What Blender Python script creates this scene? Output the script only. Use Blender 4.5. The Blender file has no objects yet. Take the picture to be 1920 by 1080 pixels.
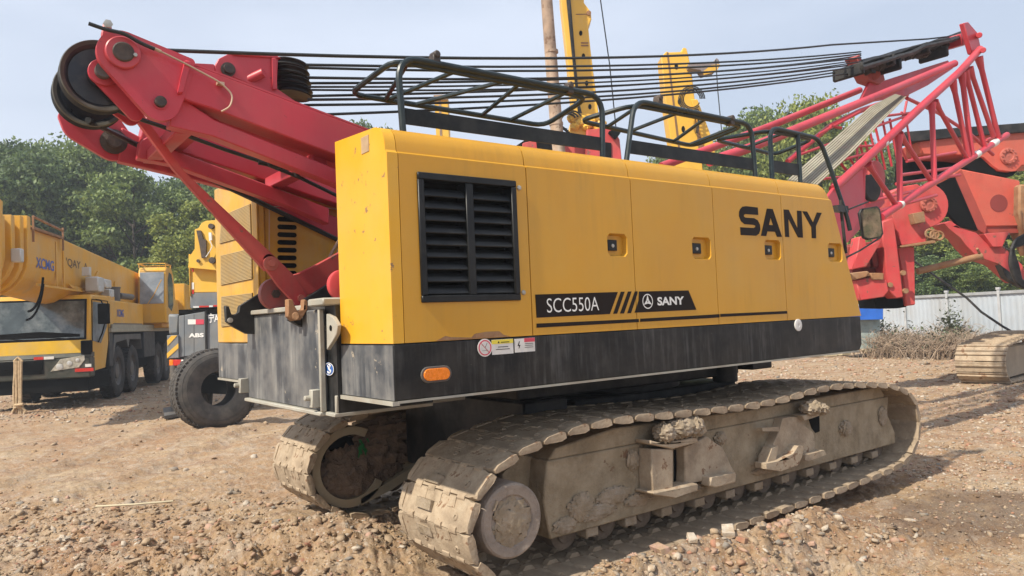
import bpy, math, random
import numpy as np
from mathutils import Vector, Matrix, Euler
from mathutils.geometry import tessellate_polygon
random.seed(7)
RND = random.Random(11)
SC = bpy.context.scene
COL = SC.collection
PI = math.pi
V = Vector
# ------------------------------------------------------------------ camera
F, CX, CY, H = 1408.0, 960.0, 540.0, 1.68
GZ = -0.24
def _n(a): return a / np.linalg.norm(a)
def _v(x, y): return _n(np.array([x-CX, -(y-CY), -F]))
_X = _v(2858, 518); _Y = _v(-84, 641.5); _Y = _n(_Y - _X*np.dot(_X, _Y)); _Z = np.cross(_X, _Y)
RM = np.array([_X, _Y, _Z])
CAM = V((0, 0, H))
FW = V((RM @ np.array([0, 0, -1]))); FWH = V((FW.x, FW.y, 0)).normalized(); RT = V((FWH.y, -FWH.x, 0))
def ray(px, py): return V(RM @ np.array([px-CX, -(py-CY), -F])) / F
def onY(px, py, y): d = ray(px, py); return CAM + d*(y/d.y)
def onX(px, py, x): d = ray(px, py); return CAM + d*(x/d.x)
def onZ(px, py, z): d = ray(px, py); return CAM + d*((z-H)/d.z)
def onD(px, py, dep): d = ray(px, py); return CAM + d*(dep/d.dot(FWH))      # vertical plane facing the yard entrance, dep metres off
cam = bpy.data.cameras.new('camera'); camo = bpy.data.objects.new('camera', cam); COL.objects.link(camo)
m4 = Matrix(RM.tolist()).to_4x4(); m4.translation = CAM; camo.matrix_world = m4
cam.sensor_width = 36; cam.lens = 36*F/1920; cam.clip_end = 2000; cam.clip_start = 0.05
SC.camera = camo
# ------------------------------------------------------------------ world, sun
EL, PHI = math.radians(47), math.radians(4.5)
SUN = V((-math.cos(EL)*math.cos(PHI), -math.cos(EL)*math.sin(PHI), math.sin(EL)))
w = bpy.data.worlds.new('World'); SC.world = w; w.use_nodes = True
nt = w.node_tree; nt.nodes.clear()
out = nt.nodes.new('ShaderNodeOutputWorld'); bg = nt.nodes.new('ShaderNodeBackground')
sky = nt.nodes.new('ShaderNodeTexSky'); sky.sky_type = 'NISHITA'; sky.sun_disc = False
sky.sun_elevation = EL; sky.sun_rotation = math.atan2(SUN.x, SUN.y)
sky.air_density = 1.15; sky.dust_density = 2.6; sky.ozone_density = 1.6; sky.altitude = 20
tc = nt.nodes.new('ShaderNodeTexCoord'); mp = nt.nodes.new('ShaderNodeMapping'); mp.inputs['Scale'].default_value = (1, 1, 3)
cn = nt.nodes.new('ShaderNodeTexNoise'); cn.inputs['Scale'].default_value = 1.6; cn.inputs['Detail'].default_value = 5; cn.inputs['Roughness'].default_value = .5
cr = nt.nodes.new('ShaderNodeValToRGB'); cr.color_ramp.elements[0].position = .38; cr.color_ramp.elements[1].position = .66
cr.color_ramp.elements[0].color = (.62, .62, .62, 1); cr.color_ramp.elements[1].color = (.96, .96, .96, 1)
mx = nt.nodes.new('ShaderNodeMix'); mx.data_type = 'RGBA'; mx.inputs[7].default_value = (5.95, 6.6, 7.85, 1)
L = nt.links.new
L(tc.outputs['Generated'], mp.inputs[0]); L(mp.outputs[0], cn.inputs['Vector']); L(cn.outputs[0], cr.inputs[0])
L(cr.outputs[0], mx.inputs[0]); L(sky.outputs[0], mx.inputs[6]); L(mx.outputs[2], bg.inputs[0]); L(bg.outputs[0], out.inputs[0])
bg.inputs[1].default_value = 0.095
sun = bpy.data.lights.new('sun', 'SUN'); sun.energy = 4.5; sun.angle = math.radians(1.2); sun.color = (1, .92, .78)
suno = bpy.data.objects.new('sun', sun); COL.objects.link(suno); suno.rotation_euler = SUN.to_track_quat('Z', 'Y').to_euler()
suno.location = (0, 0, 30)
SC.view_settings.view_transform = 'Standard'; SC.view_settings.look = 'None'; SC.view_settings.gamma = 1; SC.view_settings.exposure = 0.50
SC.render.engine = 'CYCLES'
# ------------------------------------------------------------------ materials
def mat(name, base, rough=.55, metal=0.0, var=.12, vscale=2.5, wear=None, streak=None, bump=0.0, bscale=30, dust=None, spec=.5, detail=4):
    """wear=(colour, threshold, scale); streak=(colour, strength, scale); dust=(colour, amount, scale)"""
    m = bpy.data.materials.new(name); m.use_nodes = True; t = m.node_tree; N = t.nodes; l = t.links.new
    p = N['Principled BSDF']; p.inputs['Metallic'].default_value = metal
    p.inputs['Specular IOR Level'].default_value = spec
    g = N.new('ShaderNodeTexCoord').outputs['Object']
    def noise(scale, det=4, rg=.6, vec=g, mapscale=None):
        if mapscale:
            mm = N.new('ShaderNodeMapping'); mm.inputs['Scale'].default_value = mapscale; l(vec, mm.inputs[0]); vec = mm.outputs[0]
        n = N.new('ShaderNodeTexNoise'); n.inputs['Scale'].default_value = scale; n.inputs['Detail'].default_value = det
        n.inputs['Roughness'].default_value = rg; l(vec, n.inputs['Vector']); return n.outputs[0]
    def ramp(src, a, b, ca=0, cb=1):
        r = N.new('ShaderNodeMapRange'); r.inputs[1].default_value = a; r.inputs[2].default_value = b
        r.inputs[3].default_value = ca; r.inputs[4].default_value = cb; l(src, r.inputs[0]); return r.outputs[0]
    def mix(f, a, b):
        x = N.new('ShaderNodeMix'); x.data_type = 'RGBA'
        if isinstance(f, float): x.inputs[0].default_value = f
        else: l(f, x.inputs[0])
        for s, i in ((a, 6), (b, 7)):
            if isinstance(s, tuple): x.inputs[i].default_value = (*s, 1)
            else: l(s, x.inputs[i])
        return x.outputs[2]
    lo = tuple(c*(1-var) for c in base); hi = tuple(min(1, c*(1+var)) for c in base)
    c = mix(ramp(noise(vscale, detail), .3, .7), lo, hi)
    if streak:
        sc = streak[2]
        s = noise(1.0, 4, .65, mapscale=(sc, sc, sc*.09))
        sm = N.new('ShaderNodeMath'); sm.operation = 'MULTIPLY'; l(ramp(s, .48, .68, 0, streak[1]*1.5), sm.inputs[0]); l(ramp(noise(vscale*.8+.4, 5, .6), .38, .66, .05, 1), sm.inputs[1]); sm.use_clamp = True
        c = mix(sm.outputs[0], c, streak[0])
    if dust:
        c = mix(ramp(noise(dust[2], 6, .68), .42, .64, 0, dust[1]), c, dust[0])
    rr = ramp(noise(vscale*2, 4), .3, .7, max(0, rough-.1), min(1, rough+.12))
    if wear:
        wn = noise(wear[2], 5, .7)
        f = ramp(wn, wear[1], wear[1]+.025)
        c = mix(f, c, wear[0])
    l(c, p.inputs['Base Color']); l(rr, p.inputs['Roughness'])
    if bump:
        b = N.new('ShaderNodeBump'); b.inputs['Strength'].default_value = min(1, bump); b.inputs['Distance'].default_value = .02
        l(noise(bscale, 6, .65), b.inputs['Height']); l(b.outputs[0], p.inputs['Normal'])
    return m
def glass_mat(name, base=(.03, .04, .045), rough=.06):
    m = mat(name, base, rough, 0, .3, 3, dust=((.35, .33, .30), .35, 2.2), spec=.8); return m
YEL = mat('yellow_paint', (.60, .30, .018), .38, var=.06, vscale=.9, streak=((.48, .25, .02), .5, 9), dust=((.55, .35, .07), .22, 1.3), bump=.10, bscale=2.2, wear=((.30, .17, .07), .72, 13))
YELW = mat('yellow_paint_chipped', (.70, .36, .014), .42, var=.05, vscale=1.4, wear=((.26, .15, .08), .645, 11), streak=((.62, .36, .05), .4, 5), dust=((.68, .42, .09), .3, 1.6))
YELB = mat('yellow_paint_faded', (.60, .32, .025), .5, var=.1, vscale=1.2, streak=((.30, .19, .08), .7, 5), dust=((.55, .42, .24), .35, 2), wear=((.22, .14, .09), .70, 6))
YELT = mat('truck_yellow', (.68, .34, .008), .42, var=.08, vscale=.8, streak=((.45, .27, .08), .5, 1.6), dust=((.60, .42, .18), .4, .9))
YELM = mat('mast_yellow', (.72, .42, .045), .5, var=.08, vscale=1, streak=((.5, .34, .14), .5, 2), wear=((.20, .13, .08), .68, 3))
GRV = mat('grille_tan', (.46, .31, .12), .6, var=.12, dust=((.42, .36, .24), .4, 3))
PLUM = mat('grimy_olive', (.14, .11, .06), .7)
BLK = mat('black_skirt_paint', (.007, .008, .009), .40, var=.3, spec=.28, streak=((.085, .085, .085), .45, 22), dust=((.13, .115, .10), .16, 3), wear=((.30, .28, .25), .70, 26))
STEEL = mat('grey_blue_worn_sunlit_paint', (.060, .068, .080), .5, var=.45, vscale=3, streak=((.27, .27, .26), .8, 7), dust=((.24, .22, .19), .5, 3), wear=((.36, .31, .24), .66, 5))
STEELL = mat('dusty_steel_edge', (.36, .35, .30), .6, var=.2, dust=((.30, .22, .15), .4, 4))
DARK = mat('dark_metal', (.012, .013, .014), .5, spec=.3, var=.3, dust=((.09, .08, .07), .4, 3))
RAIL = mat('rail_black_green_paint', (.010, .020, .024), .34, var=.25, spec=.4, dust=((.05, .06, .06), .3, 5))
TOE = mat('toe_board_black', (.007, .009, .010), .5, spec=.3, var=.3, dust=((.06, .06, .055), .4, 3))
LOUV = mat('louvre_black', (.008, .009, .010), .42, var=.3, spec=.3, dust=((.04, .038, .035), .3, 6))
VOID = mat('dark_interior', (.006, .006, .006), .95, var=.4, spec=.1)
RED = mat('red_paint', (.52, .040, .062), .42, var=.12, vscale=1.2, streak=((.30, .022, .03), .5, 3), dust=((.46, .10, .10), .35, 1.8), wear=((.09, .04, .03), .69, 8), bump=.05, bscale=8)
REDD = mat('red_paint_dusty', (.53, .052, .055), .55, var=.15, vscale=1.5, streak=((.28, .05, .04), .6, 3), dust=((.46, .13, .10), .45, 2), wear=((.20, .10, .07), .63, 5))
REDO = mat('red_machine_paint', (.52, .085, .055), .5, var=.12, streak=((.36, .08, .05), .5, 2), dust=((.46, .16, .10), .4, 1), wear=((.2, .09, .06), .66, 3))
GREASE = mat('greasy_pin', (.045, .032, .026), .55, var=.4, dust=((.14, .10, .07), .4, 12), bump=.3, bscale=40)
SHEAVE = mat('sheave_dark_steel', (.022, .026, .032), .36, .3, var=.4, vscale=4, dust=((.10, .09, .075), .45, 5))
SHRIM = mat('sheave_worn_rim', (.10, .095, .08), .4, .4, var=.3, vscale=6)
ROPE = mat('wire_rope', (.016, .020, .022), .5, var=.3, vscale=10)
BOLT = mat('bolt_galvanised', (.45, .43, .38), .4, .6, var=.2)
PIPE = mat('zinc_pipe', (.50, .36, .26), .45, .3, var=.2)
MUD = mat('dried_mud', (.29, .225, .15), .95, var=.22, vscale=6, dust=((.40, .33, .26), .6, 9), bump=.9, bscale=26, detail=8)
SHOE = mat('muddy_track_steel', (.33, .25, .17), .82, var=.3, vscale=4, dust=((.47, .38, .27), .75, 6), wear=((.22, .13, .075), .60, 4), bump=.45, bscale=35, detail=7)
FRAME = mat('track_frame_mud_coat', (.26, .205, .135), .9, var=.28, vscale=3.5, streak=((.36, .29, .20), .6, 7), dust=((.40, .33, .235), .75, 4), wear=((.17, .10, .06), .63, 3), bump=1.0, bscale=17, detail=9, spec=.2)
RUST = mat('rusty_steel', (.26, .13, .06), .8, var=.3, vscale=5, dust=((.36, .25, .15), .5, 4), bump=.3)
RUB = mat('tyre_rubber', (.045, .042, .040), .85, var=.25, vscale=4, dust=((.15, .13, .11), .5, 3.5), bump=.3, bscale=30)
RUBD = mat('tyre_rubber_dark', (.020, .019, .019), .85, var=.25, dust=((.075, .062, .05), .6, 3))
RIM = mat('wheel_rim_grey', (.09, .085, .08), .6, var=.3, dust=((.16, .13, .10), .5, 4))
AMB = mat('amber_lens', (.85, .22, .01), .25, var=.12, vscale=30)
REDL = mat('red_lens', (.55, .03, .02), .3, var=.1)
WHITE = mat('white_paint', (.74, .73, .70), .5, var=.05, dust=((.5, .46, .4), .25, 8))
DECAL = mat('dark_decal', (.018, .012, .010), .6, var=.15, spec=.15)
DKT = mat('decal_letter_white', (.78, .78, .76), .4, var=.04)
PINK = mat('decal_red', (.60, .06, .10), .4, var=.05)
DYEL = mat('decal_yellow', (.75, .62, .06), .4, var=.05)
DBLU = mat('decal_blue', (.015, .10, .36), .4, var=.1)
LBLU = mat('logo_blue', (.05, .11, .42), .45, var=.15)
GREYP = mat('grey_truck_paint', (.15, .17, .19), .55, var=.15, streak=((.24, .24, .23), .6, 4), dust=((.24, .22, .19), .5, 2))
SILV = mat('silver_box', (.55, .55, .53), .4, .3, var=.1)
GLASS = mat('dust_and_sheen_windscreen', (.045, .06, .062), .05, var=.4, spec=1.0, dust=((.34, .37, .36), .55, .9))  # pale tint is dust plus a painted-in reflection on the glass
GLASSC = glass_mat('cab_window', (.22, .25, .28), .1)
MIRREFL = mat('mirror_glass', (.16, .115, .075), .3, var=.6, vscale=9, spec=.3, dust=((.05, .06, .03), .7, 6))  # brown and green mottling paints the reflected surroundings into the glass
LENS = mat('headlight_lens', (.42, .40, .34), .15, .2, var=.35, vscale=9)
BARK = mat('bark', (.055, .044, .034), .9, var=.3, bump=.5)
TIMB = mat('weathered_kelly_bar', (.33, .23, .16), .7, var=.35, vscale=2, streak=((.50, .42, .33), .8, 2.2), wear=((.16, .09, .05), .60, 3))
GRATE = mat('galvanised_walkway', (.34, .32, .25), .6, .2, var=.12, vscale=6, dust=((.22, .19, .13), .4, 4))
SILL = mat('pale_fence_sheet', (.52, .58, .64), .5, .1, var=.06, vscale=.6, streak=((.38, .39, .40), .45, 2), dust=((.42, .38, .32), .3, .7))
FPOST = mat('fence_post', (.45, .46, .47), .5, .2, var=.15)
TWIG = mat('dry_twigs', (.34, .26, .19), .9, var=.35, vscale=4)
TWIGG = mat('sage_leaves', (.13, .15, .09), .85, var=.3, vscale=4)
CLOTH = mat('faded_sack', (.55, .48, .33), .9, var=.2, bump=.4)
STRAP = mat('tan_rope', (.48, .36, .22), .9, var=.25, vscale=12, bump=.6, bscale=60)
GRN = mat('green_rag', (.02, .20, .05), .7, var=.3)
BLUEP = mat('blue_sheet', (.02, .13, .55), .5, var=.2)
def leafmat(name, a, b):
    m = bpy.data.materials.new(name); m.use_nodes = True; t = m.node_tree; N = t.nodes; l = t.links.new
    p = N['Principled BSDF']; g = N.new('ShaderNodeNewGeometry')
    r = N.new('ShaderNodeValToRGB'); r.color_ramp.elements[0].color = (*a, 1); r.color_ramp.elements[1].color = (*b, 1)
    l(g.outputs['Random Per Island'], r.inputs[0]); l(r.outputs[0], p.inputs['Base Color']); p.inputs['Roughness'].default_value = .6
    tr = N.new('ShaderNodeBsdfTranslucent'); l(r.outputs[0], tr.inputs[0]); ms = N.new('ShaderNodeMixShader'); ms.inputs[0].default_value = .3
    l(p.outputs[0], ms.inputs[1]); l(tr.outputs[0], ms.inputs[2]); l(ms.outputs[0], N['Material Output'].inputs[0]); return m
LEAF1 = leafmat('leaf_mid_green', (.055, .10, .028), (.25, .32, .09))  # leaf tones lightened to carry distance haze in the colour
LEAF2 = leafmat('leaf_dark_green', (.040, .080, .032), (.18, .25, .085))
LEAF3 = leafmat('leaf_yellow_green', (.09, .13, .02), (.34, .38, .08))
# ------------------------------------------------------------------ mesh builder
EACH = {'clamp_bracket', 'panel_latch', 'pin_boss', 'pivot_pin', 'reflector', 'chassis', 'link_pin', 'sticker_text', 'mast_bolt', 'centre_frame', 'caked_mud', 'cross_beam', 'sheave_cheek', 'rope_clamp', 'weld_patch', 'axle', 'bolt_cluster', 'lamp_bulb', 'chain', 'shadow_cavity', 'wiper', 'boom_hose', 'track_tooth', 'bracket_opening', 'rusty_seat', 'louvre_screw', 'panel_seam', 'tool_locker', 'hydraulic_hose', 'grease_fitting', 'deck_recess', 'door_seam', 'turntable', 'plate_link'}
class MB:
    def __init__(s): s.v = []; s.f = []; s.mi = []; s.cur = 0; s.cuts = []
    def add(s, vs, fs):
        s.cuts.append((len(s.v), len(s.f))); o = len(s.v); s.v += [V(p) for p in vs]; s.f += [tuple(o+i for i in f) for f in fs]; s.mi += [s.cur]*len(fs); return s
    def box(s, a, b):
        x0, y0, z0 = (min(a[i], b[i]) for i in range(3)); x1, y1, z1 = (max(a[i], b[i]) for i in range(3))
        return s.add([(x0, y0, z0), (x1, y0, z0), (x1, y1, z0), (x0, y1, z0), (x0, y0, z1), (x1, y0, z1), (x1, y1, z1), (x0, y1, z1)],
                     [(0, 3, 2, 1), (4, 5, 6, 7), (0, 1, 5, 4), (1, 2, 6, 5), (2, 3, 7, 6), (3, 0, 4, 7)])
    def obox(s, c, ax, ay, az, hx, hy, hz):
        c = V(c); ax = V(ax).normalized()*hx; ay = V(ay).normalized()*hy; az = V(az).normalized()*hz
        vs = [c+ax*i+ay*j+az*k for k in (-1, 1) for (i, j) in ((-1, -1), (1, -1), (1, 1), (-1, 1))]
        return s.add(vs, [(0, 3, 2, 1), (4, 5, 6, 7), (0, 1, 5, 4), (1, 2, 6, 5), (2, 3, 7, 6), (3, 0, 4, 7)])
    def prism(s, pts, ext):
        pts = [V(p) for p in pts]; ext = V(ext); n = len(pts)
        tris = tessellate_polygon([pts]); nrm = V((0, 0, 0))
        for i in range(n): nrm += pts[i].cross(pts[(i+1) % n])
        flip = nrm.dot(ext) > 0
        fs = []
        for t in tris:
            a, b, c = t; tn = (pts[b]-pts[a]).cross(pts[c]-pts[a])
            if (tn.dot(ext) > 0): a, b, c = a, c, b
            fs.append((a, b, c)); fs.append((n+a, n+c, n+b))
        for i in range(n):
            j = (i+1) % n
            fs.append((i, n+i, n+j, j) if not flip else (i, j, n+j, n+i))
        return s.add(pts+[p+ext for p in pts], fs)
    def beam(s, a, b, w, h, up=(0, 0, 1)):
        a = V(a); b = V(b); d = b-a; u = V(up); r = d.cross(u).normalized(); u2 = r.cross(d).normalized()
        return s.obox((a+b)/2, d, r, u2, d.length/2, w/2, h/2)
    def tube(s, pts, r, n=8, closed=False, caps=True):
        pts = [V(p) for p in pts]; m = len(pts); rs = r if isinstance(r, (list, tuple)) else [r]*m
        tg = []
        for i in range(m):
            if closed: t = pts[(i+1) % m]-pts[i-1]
            else: t = pts[min(i+1, m-1)]-pts[max(i-1, 0)]
            tg.append(t.normalized())
        up = V((0, 0, 1)) if abs(tg[0].z) < .9 else V((1, 0, 0))
        u = tg[0].cross(up).normalized(); vs = []; fs = []
        for i in range(m):
            u = (u-tg[i]*u.dot(tg[i])).normalized(); v = tg[i].cross(u)
            for k in range(n):
                a = 2*PI*k/n; vs.append(pts[i]+(u*math.cos(a)+v*math.sin(a))*rs[i])
        for i in range(m if closed else m-1):
            j = (i+1) % m
            for k in range(n):
                k2 = (k+1) % n; fs.append((i*n+k, i*n+k2, j*n+k2, j*n+k))
        if caps and not closed:
            fs.append(tuple(range(n-1, -1, -1))); fs.append(tuple((m-1)*n+k for k in range(n)))
        return s.add(vs, fs)
    def cyl(s, a, b, r, n=24, r2=None): return s.tube([a, b], [r, r if r2 is None else r2], n)
    def lathe(s, o, d, prof, n=32, closed=False):
        o = V(o); d = V(d).normalized(); up = V((0, 0, 1)) if abs(d.z) < .9 else V((1, 0, 0))
        u = d.cross(up).normalized(); v = d.cross(u); vs = []; fs = []; m = len(prof)
        for (r, h) in prof:
            for k in range(n):
                a = 2*PI*k/n; vs.append(o+d*h+(u*math.cos(a)+v*math.sin(a))*r)
        for i in range(m if closed else m-1):
            j = (i+1) % m
            for k in range(n):
                k2 = (k+1) % n; fs.append((i*n+k, j*n+k, j*n+k2, i*n+k2))
        return s.add(vs, fs)
    def blob(s, c, rad, amp=.3, n=10, seed=0, freq=3.0):
        from mathutils import noise as mn
        c = V(c); vs = []; fs = []
        for i in range(n+1):
            th = PI*i/n
            for k in range(2*n):
                ph = PI*k/n; d = V((math.sin(th)*math.cos(ph), math.sin(th)*math.sin(ph), math.cos(th)))
                q = 1+amp*mn.noise(d*freq+V((seed*7.3, seed*3.1, seed)))+amp*.6*mn.noise(d*freq*2.7+V((seed, 4, 9)))
                vs.append(c+V((d.x*rad[0], d.y*rad[1], d.z*rad[2]))*q)
        for i in range(n):
            for k in range(2*n):
                k2 = (k+1) % (2*n); fs.append((i*2*n+k, (i+1)*2*n+k, (i+1)*2*n+k2, i*2*n+k2))
        return s.add(vs, fs)
    def build(s, name, m, root=None, parent=None, bev=0, seg=1, smooth=35, mats=None):
        """root = the thing's Empty (mesh is stored relative to it), parent = part it hangs under"""
        if name in EACH and len(s.cuts) > 1 and not mats:
            cc_ = s.cuts+[(len(s.v), len(s.f))]; o = None
            for (a, b), (c, d) in zip(cc_[:-1], cc_[1:]):
                q = MB(); q.add(s.v[a:c], [tuple(i-a for i in f) for f in s.f[b:d]]); o = q.build(name, m, root, parent, bev, seg, smooth)
            return o
        me = bpy.data.meshes.new(name)
        off = V(root.location) if root is not None else V((0, 0, 0))
        me.from_pydata([p-off for p in s.v], [], s.f)
        for mm in (mats or [m]): me.materials.append(mm)
        if mats: me.polygons.foreach_set('material_index', s.mi)
        me.update(); me.validate()
        if smooth:
            me.polygons.foreach_set('use_smooth', [True]*len(me.polygons)); me.set_sharp_from_angle(angle=math.radians(smooth))
        o = bpy.data.objects.new(name, me); COL.objects.link(o)
        par = parent if parent is not None else root
        if par is not None: o.parent = par
        if bev:
            b = o.modifiers.new('edge', 'BEVEL'); b.width = bev; b.segments = seg; b.limit_method = 'ANGLE'; b.angle_limit = math.radians(50)
        return o
def fillet(pts, r, k=4):
    pts = [V(p) for p in pts]; o = [pts[0]]
    for i in range(1, len(pts)-1):
        a, b, c = pts[i-1], pts[i], pts[i+1]; d1 = (a-b); d2 = (c-b); rr = min(r, d1.length*.45, d2.length*.45)
        p = b+d1.normalized()*rr; q = b+d2.normalized()*rr
        for j in range(k+1):
            t = j/k; o.append(p*(1-t)**2+b*2*t*(1-t)+q*t*t)
    return o+[pts[-1]]
def arc(c, r, a0, a1, n, fx, fy): return [V(c)+V(fx)*r*math.cos(a0+(a1-a0)*i/n)+V(fy)*r*math.sin(a0+(a1-a0)*i/n) for i in range(n+1)]
def hull(circs, n=14):
    """2D outline round a convex set of circles (x, y, r)"""
    pts = []
    for (x, y, r) in circs:
        for i in range(n*2): a = PI*i/n; pts.append((x+r*math.cos(a), y+r*math.sin(a)))
    pts = sorted(set(pts)); cr = lambda o, a, b: (a[0]-o[0])*(b[1]-o[1])-(a[1]-o[1])*(b[0]-o[0])
    lo = []
    for p in pts:
        while len(lo) >= 2 and cr(lo[-2], lo[-1], p) <= 0: lo.pop()
        lo.append(p)
    up = []
    for p in reversed(pts):
        while len(up) >= 2 and cr(up[-2], up[-1], p) <= 0: up.pop()
        up.append(p)
    return lo[:-1]+up[:-1]
def thing(name, label, cat, loc, group=None):
    o = bpy.data.objects.new(name, None); COL.objects.link(o); o.location = loc; o.empty_display_size = .3
    o['label'] = label; o['category'] = cat
    if group: o['group'] = group
    bpy.context.view_layer.update() if False else None
    return o
def tag(o, label, cat, group=None, kind=None):
    if label: o['label'] = label
    if cat: o['category'] = cat
    if group: o['group'] = group
    if kind: o['kind'] = kind
    return o
_tc = {}
def glyphs(txt, bold=0.0):
    key = (txt, bold)
    if key in _tc: return _tc[key]
    c = bpy.data.curves.new('t', 'FONT'); c.body = txt; c.size = 1; c.offset = bold; c.resolution_u = 4
    o = bpy.data.objects.new('t', c); COL.objects.link(o); bpy.context.view_layer.update()
    me = bpy.data.meshes.new_from_object(o.evaluated_get(bpy.context.evaluated_depsgraph_get()))
    vs = [(p.co.x, p.co.y) for p in me.vertices]; fs = [tuple(f.vertices) for f in me.polygons]
    bpy.data.objects.remove(o); bpy.data.curves.remove(c); bpy.data.meshes.remove(me)
    x0 = min(v[0] for v in vs); x1 = max(v[0] for v in vs); y0 = min(v[1] for v in vs); y1 = max(v[1] for v in vs)
    _tc[key] = ([((v[0]-x0)/(x1-x0), (v[1]-y0)/(y1-y0)) for v in vs], fs); return _tc[key]
def text(mb, txt, o, ux, uy, bold=0.0):
    """flat lettering filling the rectangle origin o, width vector ux, height vector uy"""
    vs, fs = glyphs(txt, bold); o = V(o); ux = V(ux); uy = V(uy)
    mb.add([o+ux*a+uy*b for a, b in vs], fs); return mb
# ================================================================== THE CRAWLER CRANE
XR, YB, YI = 2.176, 4.184, 4.965          # rear plane, near side plane, inner side of the near housing
ZB, ZJ, ZC = 1.20, 1.556, 2.757           # underside, paint joint, crease of the hood
crane = thing('crawler_crane', 'big yellow and black crawler crane with red lattice boom and muddy tracks, nearest machine', 'crane', (5.4, 6.07, GZ))
deck = MB().box((2.3, 4.25, ZB+.02), (7.5, 8.0, ZB+.16)).build('deck_plate', DARK, crane)
cb = MB(); cb.box((3.8, 5.02, .22), (4.29, 7.1, .98)); cb.box((3.8, 5.1, .98), (6.8, 7.0, 1.12)); cb.box((4.3, 4.99, .30), (5.3, 7.15, .82)); cb.box((6.3, 4.99, .30), (7.2, 7.15, .82)); cb.box((4.6, 5.3, .36), (7.0, 6.9, .90))
cb.build('car_body', DARK, crane, bev=.02)
sr = MB(); sr.cyl((5.7, 6.07, .9), (5.7, 6.07, 1.06), .82, 48); sr.cyl((5.7, 6.07, 1.06), (5.7, 6.07, ZB+.03), .68, 48)
for k in range(36): a = 2*PI*k/36; sr.cyl((5.7+.76*math.cos(a), 6.07+.76*math.sin(a), 1.06), (5.7+.76*math.cos(a), 6.07+.76*math.sin(a), 1.10), .02, 6)
sr.build('slewing_ring', DARK, crane, bev=.008)
mo = MB(); mo.cyl((6.55, 5.1, .92), (6.55, 5.1, ZB+.02), .13, 20); mo.box((6.9, 5.0, 1.02), (7.25, 5.6, ZB+.02)); mo.build('swivel_motor', DARK, crane, bev=.01)
# ---- skirt
sk = MB(); sk.prism([(XR, YB, ZB), (7.61, YB, ZB), (7.66, YB, ZB+.06), (7.665, YB, ZJ-.004), (XR, YB, ZJ-.004)], (0, YI-YB, 0))
sk.build('side_skirt', BLK, crane, bev=.008, seg=2)
lip = MB(); lip.box((XR+.02, YB-.004, ZB-.016), (7.59, YB+.10, ZB-.001)); lip.build('skirt_bottom_flange', STEELL, crane)
rp = MB(); rp.box((XR-.006, YB+.004, ZB+.004), (XR-.001, YI-.004, ZJ-.010)); rp.build('rear_skirt_sunlit_face', STEEL, crane)  # black skirt's rear end; sun's greying put into a lighter, worn colour
rl = MB(); rl.box((XR-.02, YB-.002, ZB-.028), (XR+.03, YI, ZB-.002)); rl.build('rear_bottom_edge', STEELL, crane)
# ---- hood panels
PROF = [(YB, ZJ), (YB, ZC), (YB+.020, ZC+.013), (YB+.026, 2.83), (YB+.045, 2.885), (YB+.085, 2.925), (YB+.15, 2.945), (YI, 2.985)]
def xfront(z): return 7.68-(z-ZJ)*.375 if z < 2.78 else 7.22-(z-2.78)*.55
def panel(x0, x1, hole=None, hd=.035, front=False, hm=None, inset=.012):
    """one hood panel: side wall with an optional recess, crease and rounded shoulder"""
    mb = MB(); X1 = (lambda z: xfront(z)) if front else (lambda z: x1)
    if hole:
        hx0, hx1, hz0, hz1 = hole
        o = [(x0, ZJ), (X1(ZJ), ZJ), (X1(ZC), ZC), (x0, ZC)]; i = [(hx0, hz0), (hx1, hz0), (hx1, hz1), (hx0, hz1)]
        c = .028
        iv = [(hx0+c, hz0), (hx1-c, hz0), (hx1, hz0+c), (hx1, hz1-c), (hx1-c, hz1), (hx0+c, hz1), (hx0, hz1-c), (hx0, hz0+c)]
        vs = [(x, YB, z) for x, z in o+iv]
        fs = [(0, 1, 5, 4), (1, 6, 5), (1, 2, 7, 6), (2, 8, 7), (2, 3, 9, 8), (3, 10, 9), (3, 0, 11, 10), (0, 4, 11)]
        mb.add(vs, fs)
        d = inset
        iv2 = [(hx0+c+d*.3, hz0+d), (hx1-c-d, hz0+d), (hx1-d, hz0+c+d*.3), (hx1-d, hz1-c-d*.3), (hx1-c-d, hz1-d), (hx0+c+d*.3, hz1-d), (hx0+d, hz1-c-d*.3), (hx0+d, hz0+c+d*.3)]
        a = [(x, YB, z) for x, z in iv]; b = [(x, YB+hd, z) for x, z in iv2]
        mb.add(a+b, [(k, (k+1) % 8, 8+(k+1) % 8, 8+k) for k in range(8)]+[tuple(range(8, 16))])
    else:
        mb.add([(x0, YB, ZJ), (X1(ZJ), YB, ZJ), (X1(ZC), YB, ZC), (x0, YB, ZC)], [(0, 1, 2, 3)])
    pf = PROF[1:]+[(YI, ZJ)]
    a = [(x0, y, z) for y, z in pf]; b = [(X1(z), y, z) for y, z in pf]; n = len(pf)
    mb.add(a+b, [(k, n+k, n+k+1, k+1) for k in range(n-1)])
    for X, sgn in (((lambda z: x0), 1), (X1, -1)):
        c = [(X(z), y, z) for y, z in PROF]+[(X(ZJ), YI, ZJ)]
        f = tuple(range(len(c))); mb.add(c, [f if sgn > 0 else tuple(reversed(f))])
    return mb
inner = MB(); inner.prism([(2.26, YB+.125, ZJ+.001), (7.55, YB+.125, ZJ+.001), (7.1, YB+.125, 2.74), (2.26, YB+.125, 2.74)], (0, .03, 0)); inner.build('hood_liner', VOID, crane)
def rect(px0, py0, px1, py1, y=YB):
    a = onY(px0, py0, y); b = onY(px1, py1, y); c = onY(px0, py1, y); d = onY(px1, py0, y)
    return (min(a.x, c.x)/2+max(a.x, c.x)/2, (b.x+d.x)/2, (b.z+c.z)/2, (a.z+d.z)/2)
gap = .005
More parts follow.
